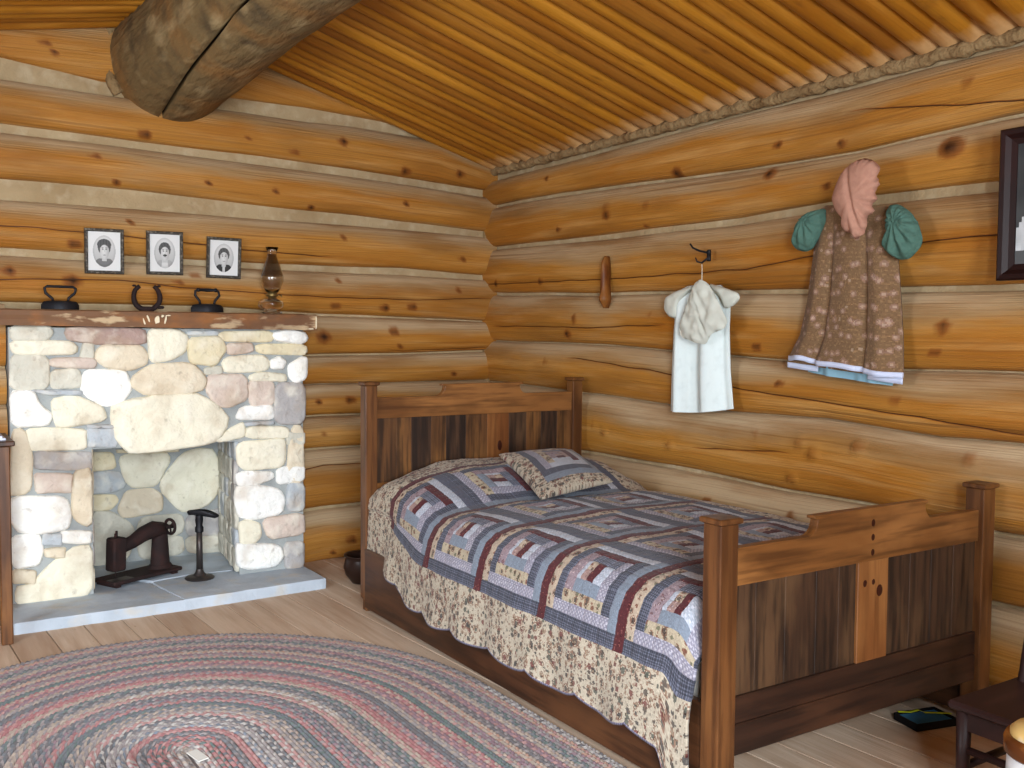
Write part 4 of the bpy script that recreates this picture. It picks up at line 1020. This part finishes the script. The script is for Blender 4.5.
for k in range(NR):
    r0 = .004+k*RW; tri = RINGS[k % len(RINGS)]
    rm = r0+RW/2; tot = 2*(cy0-cy1)+2*PI*rm; nl = max(6, int(tot/LB)); 
    sc = lambda r: (2*(cy0-cy1)+2*PI*r)/tot
    segseed = R.randint(0, 9999)
    for side in (0, 1):
        re = r0 if side == 0 else r0+RW; b0 = len(v)
        # rows of points: centre seam, crest, edge ; slanted
        rows = [(rm, .0, .008), ((rm+re)/2, .35, .013), (re, .75, .0035)]
        for q in range(nl*2+1):
            s = tot*q/(nl*2)
            for (rr_, sh, zz) in rows:
                X, Y = ring_pt(max(.003, rr_), (s+sh*LB)*sc(rr_)); hz_ = zz*(1 if q % 2 else .62)
                v.append((X+.0015*nz(X*30, Y*30, 0), Y, hz_))
        for q in range(nl*2):
            seg = int(q/(nl*2)*6+segseed) % 7
            lob = q//2; t3 = tri[(lob+side) % 3]
            if seg == 3 and k % 4 == 1: t3 = 'w' if lob % 2 else t3
            c_ = (np.array(lin(PAL[t3]))*.68+np.array(lin((176, 174, 172)))*.32)*R.uniform(.85, 1.12)
            for j in range(2):
                a0 = b0+q*3+j; fq = (a0, a0+1, a0+4, a0+3)
                f.append(fq if side == 0 else fq[::-1]); cl.append(c_)
rug = mesh('braided_rug', v, f, m_rug, None, True, cols=cl)
rb = MB(); P = [ring_pt(NR*RW, s) for s in np.linspace(0, 2*(cy0-cy1)+2*PI*NR*RW, 160, endpoint=False)]
rb.prism(P, lambda a, b, d: (a, b, d), .0005, .0035); rb.build('rug_underside', M('rug_backing', (110, 100, 98), .95), rug)
tag(rug, 'large oval braided rug of grey, rose and green wool rings on the floor', 'rug')
MB().prism([(-2.448, -2.26), (-2.415, -2.25), (-2.40, -2.33), (-2.433, -2.34)], lambda a, b, d: (a, b, d), .012, .0155).build('rug_patch', M('pale_wool', (206, 204, 196), .95), rug)

# ------------------------------------------------------------------ clothes on the right wall
def B2(x, y, X=-.13): q = un(x, y, 'x', X); return float(-q[1]), float(q[2])
def garment(name, rows, X0, depth, mat, parent, folds=(), nu=44, cols=None, nv=60, hem=None, amp=.012, shade=None):
    """closed flattened tube: rows = [(left px, right px, y_left px, y_right px)], interpolated top to bottom"""
    K = len(rows); v = []; uvs = []
    tt = np.linspace(0, K-1, nv+1)
    Rw = np.array(rows, float); Rr = np.stack([np.interp(tt, range(K), Rw[:, c]) for c in range(4)], 1)
    for (l, r, yl, yr) in Rr:
        i_ = len(v)//(2*nu); f_ = i_/nv
        sl_, zl = B2(l, yl, X0); sr, zr = B2(r, yr, X0)
        for k in range(2*nu):
            front = k < nu; u = k/(nu-1) if front else 1-(k-nu)/(nu-1)
            s = sl_+(sr-sl_)*u; z = zl+(zr-zl)*u
            arch = max(0, math.sin(PI*u))**.6
            d = depth*arch if front else .006
            fo = 0
            for (fu, fw, fh, f0) in folds:
                fo += fh*math.exp(-((u-fu)/fw)**2)*max(0, min(1, (f_-f0)/.4))
            if front: d += fo+amp*.5*nz(u*7, f_*2, 5)*(.3+f_)*arch
            else: d += .3*fo+amp*.3*nz(u*7, f_*2, 9)*arch
            zz = z+(hem(u, front) if hem else 0)*f_**3
            v.append((X0+.03-d, -s, zz)); uvs.append(((s), zz))
    n2 = 2*nu; f = []
    for i in range(nv):
        for k in range(n2): j = (k+1) % n2; f.append((i*n2+k, i*n2+j, (i+1)*n2+j, (i+1)*n2+k))
    f.append(tuple(range(n2)))
    kw = {}
    if cols: 
        vv = np.array([[v[q[0]][1], v[q[0]][2]] for q in f]); kw['cols'] = cols(vv)
    o = mesh(name, v, f, mat, parent, True, **kw)
    import bmesh
    bm = bmesh.new(); bm.from_mesh(o.data); bmesh.ops.recalc_face_normals(bm, faces=bm.faces); bm.to_mesh(o.data); bm.free()
    return o
def puff(name, P2, X0, h, mat, parent, nn=64, rings=12, ruffle=None, wr=.006, back=.3, pw=.5, fold=None):
    P = resample(chaikin([B2(x, y, X0) for x, y in P2], 1), nn); ce = P.mean(0); v = []; f = []
    for side in (1, -back):
        for r in range(rings+1):
            t = r/rings
            for i, p in enumerate(P):
                q = ce+(p-ce)*t; hh = h*max(0, 1-t**2.4)**pw*side
                hh += wr*nz(q[0]*26, q[1]*26, 3+h*9)*min(1, (1-t)*4+ .1)*side
                if ruffle and t > .55: hh += ruffle(i/nn, t)
                if fold: hh += fold(q[0]-ce[0], q[1]-ce[1])*side*min(1, (1-t)*5+.3)
                v.append((X0-hh, -q[0], q[1]))
    for s_ in (0, 1):
        b = s_*(rings+1)*nn
        for r in range(rings):
            for i in range(nn): j = (i+1) % nn; f.append((b+r*nn+i, b+r*nn+j, b+(r+1)*nn+j, b+(r+1)*nn+i))
    import bmesh
    o = mesh(name, v, f, mat, parent, True)
    bm = bmesh.new(); bm.from_mesh(o.data); bmesh.ops.remove_doubles(bm, verts=bm.verts, dist=.0003); bmesh.ops.recalc_face_normals(bm, faces=bm.faces); bm.to_mesh(o.data); bm.free()
    return o
def strip_along(name, obj_pts, h, mat, parent, t=.003):
    m_ = MB(); n_ = len(obj_pts); v = []
    for (x, y, z) in obj_pts: v += [(x-t, y, z), (x-t, y, z-h), (x+.0, y, z-h), (x+.0, y, z)]
    f = []
    for i in range(n_-1):
        for k in range(4): j = (k+1) % 4; f.append((i*4+k, i*4+j, (i+1)*4+j, (i+1)*4+k))
    f += [(0, 1, 2, 3), tuple((n_-1)*4+k for k in (3, 2, 1, 0))]
    m_.add(v, f); return m_.build(name, mat, parent, True)
m_white = M('white_cotton', (222, 232, 230), .9, layers=[(30, 4, (206, 216, 214), .5, .7, .4)], bump=(8, .3, .01, (3, 3, .6)), spec=.15)
m_wbon = M('cream_cotton', (206, 208, 196), .9, layers=[(20, 4, (190, 192, 178), .5, .7, .5)], bump=(12, .5, .01), spec=.15)
m_teal = M('sage_green_cotton', (80, 112, 100), .9, bump=(40, .9, .012), spec=.15)
m_pink = M('dusty_pink_cotton', (182, 136, 116), .92, layers=[(50, 3, (168, 122, 104), .45, .6, .5)], bump=(30, .4, .006), spec=.15)
m_lace = M('pale_blue_lace', (204, 212, 236), .9, bump=(120, .6, .004))
m_slip = M('light_blue_lining', (134, 172, 188), .9, bump=(9, .4, .01, (4, 4, .5)))
def floral_brown(vv):
    s, z = vv[:, 0], vv[:, 1]; col = np.tile(np.array(lin((118, 92, 66))), (len(s), 1))
    rng = np.random.default_rng(3)
    for cell, r, cc_, pr, sd in ((.040, .0125, (168, 132, 124), .7, 1), (.040, .006, (214, 190, 166), .8, 1), (.012, .0035, (166, 128, 92), .8, 2), (.013, .003, (98, 66, 44), .7, 5)):
        ia, ib = np.floor(s/cell).astype(int), np.floor(z/cell).astype(int)
        for oa in (-1, 0, 1):
            for ob in (-1, 0, 1):
                ca_, cb_ = ia+oa, ib+ob; h = (ca_*73856093 ^ cb_*19349663 ^ sd*83492791) & 0xffff
                jx = (h & 255)/255; jy = ((h >> 8) & 255)/255; pk = ((h*2654435761) >> 7) & 1023
                d_ = np.hypot(s-(ca_+jx)*cell, z-(cb_+jy)*cell); g_ = (d_ < r) & (pk/1023 < pr)
                col[g_] = col[g_]*.70+np.array(lin(cc_))*.30
    return col*(1+.05*rng.standard_normal((len(s), 1)))
# brown floral dress
dr = tag(empty('girls_dress', (-.13, -2.85, 1.87)), 'girl dress in brown floral print with sage green puffed sleeves hanging on the log wall', 'dress')
def dp(o): return loc(o, dr)
rows = [(822, 888, 205, 206), (814, 891, 210, 209), (812, 892, 232, 236), (809, 894, 255, 262), (803, 897, 300, 305), (795, 899, 335, 345), (784, 899, 357, 373)]
folds = [(.16, .08, .020, .15), (.30, .030, -.016, .2), (.50, .12, .014, .2), (.70, .025, -.022, .25), (.85, .08, .022, .15)]
hemf = lambda u, fr: (.020*math.exp(-((u-.18)/.12)**2)-.006*math.sin(u*9)) if fr else -.024
body = garment('bodice_and_skirt', rows, -.125, .05, m_fabcol, dr, folds, nu=110, nv=190, cols=floral_brown, hem=hemf)
dp(body)
n2 = 220; base = 190*n2
fr_pts = [tuple(body.data.vertices[base+k].co) for k in range(110)]
bk_pts = [tuple(body.data.vertices[base+110+k].co) for k in range(110)]
dp(strip_along('lace_hem', [(p[0]-.001, p[1], p[2]+.004) for p in fr_pts], .020, m_lace, dr))
dp(strip_along('lace_hem', [(p[0], p[1], p[2]+.004) for p in bk_pts[:32]+[]], .022, m_lace, dr))
dp(strip_along('lace_hem', [(p[0], p[1], p[2]+.004) for p in bk_pts[78:]], .022, m_lace, dr))
dp(garment('underskirt', [(805, 892, 300, 300), (800, 893, 340, 350), (804, 888, 372, 386)], -.095, .028, m_slip, dr, [(.3, .06, .012, 0), (.6, .05, -.01, 0), (.8, .06, .012, 0)], nu=60, nv=30))
dp(puff('sleeve', [(826, 208), (812, 211), (803, 217), (796, 230), (794, 244), (797, 250), (806, 252), (813, 249), (820, 236), (826, 222)], -.135, .045, m_teal, dr, wr=.009, nn=110, rings=18, fold=lambda a, b: .004*math.sin(math.atan2(b-.04, a)*13)))
dp(puff('sleeve', [(889, 205), (899, 204), (911, 212), (919, 224), (923, 240), (921, 247), (910, 259), (899, 260), (888, 253), (884, 246), (889, 228)], -.135, .05, m_teal, dr, wr=.010, nn=110, rings=18, fold=lambda a, b: .005*math.sin(math.atan2(b-.04, a)*13)))
# pink sunbonnet hung over the dress
bn = puff('sunbonnet', [(858, 160), (850, 164), (842, 174), (836, 188), (833, 200), (837, 212), (844, 220), (843, 229), (847, 233), (852, 232), (856, 240), (863, 234), (868, 226), (866, 217), (875, 212), (871, 204), (878, 199), (875, 191), (880, 184), (877, 176), (880, 168), (875, 161), (866, 158)], -.205, .045, m_pink, None,
          nn=120, rings=16, ruffle=lambda i, t: .0045*math.sin(i*2*PI*24+3*math.sin(i*40))*max(0, t-.8)/.2 if i > .42 else 0, wr=.003, fold=lambda a, b: -.010*math.exp(-((a+.006+.25*b)/.009)**2))
tag(bn, 'dusty pink sunbonnet with a ruffled brim hanging over the neck of the brown dress', 'bonnet')
# white baby gown on a hanger
gw = tag(empty('baby_gown', (-.13, -2.02, 1.55)), 'plain white short-sleeved baby gown hanging from the wall hook', 'gown')
gp = lambda o: loc(o, gw)
rows = [(684, 716, 286, 285), (674, 724, 291, 290), (672, 726, 305, 305), (670, 725, 330, 330), (668, 726, 370, 370), (667, 729, 411, 409)]
gp(garment('gown_body', rows, -.125, .035, m_white, gw, [(.16, .08, .026, .0), (.43, .11, -.040, .0), (.70, .12, .030, 0), (.90, .05, -.012, .2)], nu=70, nv=70, hem=lambda u, fr: -.012*math.sin(PI*u)))
gp(puff('sleeve', [(696, 285), (676, 291), (665, 298), (664, 310), (669, 317), (677, 319), (681, 300)], -.13, .022, m_wbon, gw, nn=48))
gp(puff('sleeve', [(708, 283), (726, 288), (739, 293), (740, 299), (735, 305), (726, 309), (722, 300)], -.13, .022, m_wbon, gw, nn=48))
hgm = MB(); hpts = [(-.14,)+(-B2(x, y, -.14)[0], B2(x, y, -.14)[1]) for x, y in [(702, 264), (702, 276), (702, 282)]]
hgm.tube(hpts, .0018, 6); gp(hgm.build('hanger_hook', M('pale_string', (220, 214, 196), .8), gw, True))
nb_ = puff('baby_bonnet', [(700, 279), (708, 283), (716, 296), (722, 310), (728, 321), (724, 329), (712, 333), (705, 345), (694, 342), (681, 337), (679, 328), (684, 312), (689, 296), (694, 284)], -.190, .020, m_wbon, None, nn=80, rings=12,
           wr=.012, fold=lambda a, b: .012*nz((a+b*.45)*38, b*6, 3)+.007*nz(a*20, b*26, 8))
tag(nb_, 'cream cotton baby bonnet draped over the front of the white gown', 'bonnet')
# wrought hook
hk = tag(empty('coat_hook', (-.10, -2.03, 1.70)), 'black wrought-iron hook above the white gown', 'hook')
pp = [(-.085-dx, -B2(x, y, -.1)[0], B2(x, y, -.1)[1]) for x, y, dx in [(695, 244, .045), (696, 248, .035), (701, 251, .025), (708, 253, .006), (709, 258, .02), (705, 263, .035), (702, 262, .045), (702, 258, .055)]]
m2 = MB().tube(pp, [.004, .0045, .005, .006, .005, .0045, .004, .003], 8); loc(m2.build('curl', m_iron, hk, True), hk)
q = B2(709, 255, -.09); loc(MB().box((-.098, -q[0]-.009, q[1]-.028), (-.082, -q[0]+.009, q[1]+.024), .004).build('back_plate', m_iron, hk), hk)
# long branch scar on the third log, part of the wall
q0 = B2(604, 256, -.085); q1 = B2(603, 308, -.085)
sc_ = MB(); Zs = np.linspace(q0[1], q1[1], 26); v = []; f = []; nn = 12
for i, z in enumerate(Zs):
    t = i/25; wd = .010+.006*math.sin(t*PI)+(.012*math.exp(-((t-.82)/.13)**2)); wd *= min(1, (1-t)*7+.25)*min(1, t*7+.35)
    d = .020*min(1, (1-t)*6+.1)*min(1, t*6+.1)+.008*math.exp(-((t-.82)/.1)**2)+(.045 if t > .85 else 0)*(0)
    for k in range(nn):
        a = 2*PI*k/nn; v.append((-.082-d*math.sin(a) if math.sin(a) > 0 else -.05, -q0[0]+wd*math.cos(a)+.004*nz(z*20, 1, 1), z))
for i in range(25):
    for k in range(nn): j = (k+1) % nn; f.append((i*nn+k, i*nn+j, (i+1)*nn+j, (i+1)*nn+k))
f += [tuple(range(nn)), tuple(25*nn+k for k in range(nn))[::-1]]
sc_.add(v, f); sc_.build('branch_scar', M('scar_wood', (132, 82, 36), .45, layers=[(9, 5, (96, 48, 18), .48, .6, .9, (1, 3, .6))], bump=(12, .6, .01, (1, 3, .5))), wallB, True)
# dark frame at the right
gf = tag(empty('wall_picture', (-.10, -3.72, 1.735)), 'dark mahogany picture frame at the right edge on the log wall', 'picture')
w_, h_, t_ = .62, .49, .052
f_ = MB(); prof = [(0, 0), (0, .022), (.006, .028), (.020, .026), (.034, .014), (t_, .010), (t_, 0)]
cs = [(-w_/2, -h_/2), (w_/2, -h_/2), (w_/2, h_/2), (-w_/2, h_/2)]; v = []; f = []
for (Yc, Zc) in cs:
    for p, d in prof: v.append((-d, Yc-math.copysign(p, Yc), Zc-math.copysign(p, Zc)))
c = len(prof)
for q in range(4):
    for j in range(c): f.append((q*c+j, q*c+(j+1) % c, ((q+1) % 4)*c+(j+1) % c, ((q+1) % 4)*c+j))
f_.add(v, f); f_.build('frame', m_dframe, gf)
NX, NZ = 60, 48; v = []; f = []; cl = []
for i in range(NX+1):
    for j in range(NZ+1): v.append((-.006, w_/2-.045-(w_-.09)*i/NX, -h_/2+.045+(h_-.09)*j/NZ))
for i in range(NX):
    for j in range(NZ):
        f.append((i*(NZ+1)+j, (i+1)*(NZ+1)+j, (i+1)*(NZ+1)+j+1, i*(NZ+1)+j+1)); u, w2 = i/NX, j/NZ
        g_ = .06+.03*nz(u*6, w2*6, 1)
        if min(math.hypot((u-.13)/.128, (w2-.18)/.26), math.hypot((u-.62)/.15, (w2-.25)/.36)) < 1: g_ = .55+.15*nz(u*20, w2*9, 4)
        if min(math.hypot((u-.15)/.045, (w2-.52)/.075), math.hypot((u-.62)/.05, (w2-.70)/.08)) < 1: g_ = .32
        if min(math.hypot((u-.15)/.05, (w2-.56)/.07), math.hypot((u-.62)/.055, (w2-.745)/.07)) < 1 and w2 > (.53 if u < .4 else .71): g_ = .03
        if w2 < .12: g_ = .10
        cl.append((g_*.95, g_, g_*1.02))
mesh('photograph', v, f, M('glazed_print', (0, 0, 0), .35, attr='Col', spec=.2), gf, False, cols=cl)
MB().box((-.005, -w_/2+.01, -h_/2+.01), (.03, w_/2-.01, h_/2-.01)).build('backing', m_dframe, gf)

# ------------------------------------------------------------------ left edge: table corner with papers
tx = float(un(15, 441, 'y', -.80)[0]); tz = float(un(15, 441, 'y', -.80)[2])
tb = tag(empty('side_table', (tx-.3, -.6, 0)), 'brown wooden side table at the left edge beside the fireplace', 'table')
tp = lambda o: loc(o, tb)
tp(MB().box((tx-.62, -.80, tz-.022), (tx, -.42, tz), .004).build('tabletop', m_siderail, tb))
for (X, Y) in ((tx-.04, -.765), (tx-.04, -.455), (tx-.57, -.765), (tx-.57, -.455)):
    tp(MB().box((X-.022, Y-.022, 0), (X+.022, Y+.022, tz-.022), .004).build('leg', m_postw, tb))
tp(MB().box((tx-.58, -.76, tz-.10), (tx-.05, -.46, tz-.022)).build('apron', m_siderail, tb))
pb = MB(); 
for k in range(4):
    pb.box((tx-.29, -.76+.004*k, tz+.0005+.009*k), (tx-.03-.012*k, -.55-.004*k, tz+.0095+.009*k), .001, Matrix.Identity(4))
bk = pb.build('paper_stack', M('printed_paper', (214, 218, 230), .8, layers=[(30, 3, (92, 104, 168), .60, .64, .8, (1, 4, 8))]), None)
tag(bk, 'small stack of blue and white papers on the side table corner', 'papers')

# ------------------------------------------------------------------ chamber pot behind the headboard post
q = un(351, 579, 'z', 0)
cp = tag(empty('chamber_pot', (-1.125, -.60, 0), 1.2), 'dark brown rounded pot on the floor behind the headboard post', 'pot')
MB().lathe([(.055, 0), (.062, .008), (.090, .045), (.100, .085), (.092, .125), (.088, .138), (.100, .146), (.098, .150), (.082, .146), (.080, .12), (.088, .085), (.07, .03), (.001, .02)], n=32).build('pot_body', M('dark_brown_enamel', (44, 28, 22), .35), cp, True)
MB().tube([(-.09, 0, .12), (-.125, 0, .125), (-.135, 0, .095), (-.12, 0, .06), (-.093, 0, .05)], .008, 8).build('handle', m_iron, cp, True)

# ------------------------------------------------------------------ dark chair, lower right
cz = .33
cc = un(946, 699, 'z', cz)
ch = tag(empty('wooden_chair', (float(cc[0])+.2, float(cc[1])-.2, 0)), 'very dark low wooden chair at the lower right corner by the footboard', 'chair')
cpz = lambda o: loc(o, ch)
X0c, Y0c = float(cc[0]), float(cc[1])
cpz(MB().box((X0c, Y0c-.40, cz-.024), (X0c+.36, Y0c, cz), .008).build('seat', m_chair, ch))
for (X, Y, top) in ((X0c+.03, Y0c-.035, cz-.02), (X0c+.03, Y0c-.365, cz-.02)):
    cpz(MB().tube([(X, Y, 0), (X, Y, top)], [.015, .02], 10).build('leg', m_chair, ch, True))
for Y in (Y0c-.035, Y0c-.365):
    cpz(MB().tube([(X0c+.32, Y, 0), (X0c+.32, Y, cz), (X0c+.36, Y, .52), (X0c+.40, Y, .78)], [.015, .018, .017, .014], 10).build('leg', m_chair, ch, True))
for z in (.12, .20): cpz(MB().tube([(X0c+.03, Y0c-.035, z), (X0c+.03, Y0c-.365, z)], .011, 8).build('stretcher', m_chair, ch, True))
for Y in (Y0c-.035, Y0c-.365): cpz(MB().tube([(X0c+.03, Y, .15), (X0c+.32, Y, .15)], .011, 8).build('stretcher', m_chair, ch, True))
for z in (.50, .62, .73): cpz(MB().box((X0c+.35+(z-.5)*.16, Y0c-.365, z), (X0c+.362+(z-.5)*.16, Y0c-.035, z+.06), .004).build('backrest_slat', m_chair, ch))
cpz(MB().box((X0c+.02, Y0c-.375, cz-.075), (X0c+.34, Y0c-.025, cz-.022)).build('apron', m_chair, ch))
# butter churn crock cut by the right edge
ccr = un(1049, 724, 'z', .43); 
sc2 = 2.15/float(CF @ (ccr-CAM)); ccr = CAM+(ccr-CAM)*sc2; zt_ = float(ccr[2])
cr = tag(empty('stoneware_crock', (float(ccr[0]), float(ccr[1]), 0)), 'white stoneware crock with a glossy amber brown rim at the bottom right corner', 'crock')
MB().lathe([(.070, 0), (.080, .01), (.084, zt_-.16), (.082, zt_-.075)], n=36).build('crock_body', M('white_glaze', (226, 226, 226), .3, layers=[(18, 4, (196, 190, 190), .5, .7, .5)]), cr, True)
MB().lathe([(.081, zt_-.078), (.089, zt_-.070), (.090, zt_-.040), (.085, zt_-.030), (.078, zt_-.032)], n=36).build('rim', M('amber_glaze', (92, 50, 22), .25, layers=[(10, 4, (180, 112, 48), .45, .65, .8)]), cr, True)
MB().lathe([(.077, zt_-.05), (.077, zt_-.022), (.065, zt_-.010), (.02, zt_-.004), (.0005, zt_-.003)], n=36).build('lid', M('pale_yellow_lid', (222, 186, 116), .5, layers=[(6, 3, (236, 232, 222), .5, .6, .9)]), cr, True)
# shallow black box with ribbon on the floor
bxp = un(922, 724, 'z', .0)
fb = tag(empty('open_box', (float(bxp[0]), float(bxp[1]), 0), math.radians(-14)), 'shallow black open box with a blue lining on the floor under the footboard', 'box')
b_ = MB().box((-.10, -.065, .001), (.10, .065, .006)); 
for (a, c2) in (((-.10, -.065), (.10, -.060)), ((-.10, .060), (.10, .065)), ((-.10, -.065), (-.095, .065)), ((.095, -.065), (.10, .065))): b_.box((a[0], a[1], .001), (c2[0], c2[1], .030))
b_.build('tray', M('black_card', (16, 16, 20), .5), fb)
MB().box((-.092, -.057, .0065), (.092, .057, .022), .002).build('lining', M('blue_paper', (74, 132, 176), .7), fb)
rp = [(-.095, .05, .036), (-.05, .035, .034), (-.02, .02, .045), (0, .01, .036), (.04, .0, .034), (.095, -.03, .036)]
rbn = MB(); v = []
for (x, y, z) in rp: v += [(x, y-.008, z), (x, y+.008, z), (x, y+.008, z+.0015), (x, y-.008, z+.0015)]
f = [(i*4+k, i*4+(k+1) % 4, (i+1)*4+(k+1) % 4, (i+1)*4+k) for i in range(5) for k in range(4)]+[(0, 1, 2, 3), (20, 21, 22, 23)]
rbn.add(v, f); rbn = rbn.build('ribbon', M('yellow_green_ribbon', (206, 214, 40), .6), None, True)
fb.location.x += .02; fb.scale = (.85, .85, .85); rbn.location = fb.location; rbn.rotation_euler = fb.rotation_euler; rbn.scale = (.85, .85, .9)
tag(rbn, 'yellow-green ribbon lying across the shallow black box under the footboard', 'ribbon')
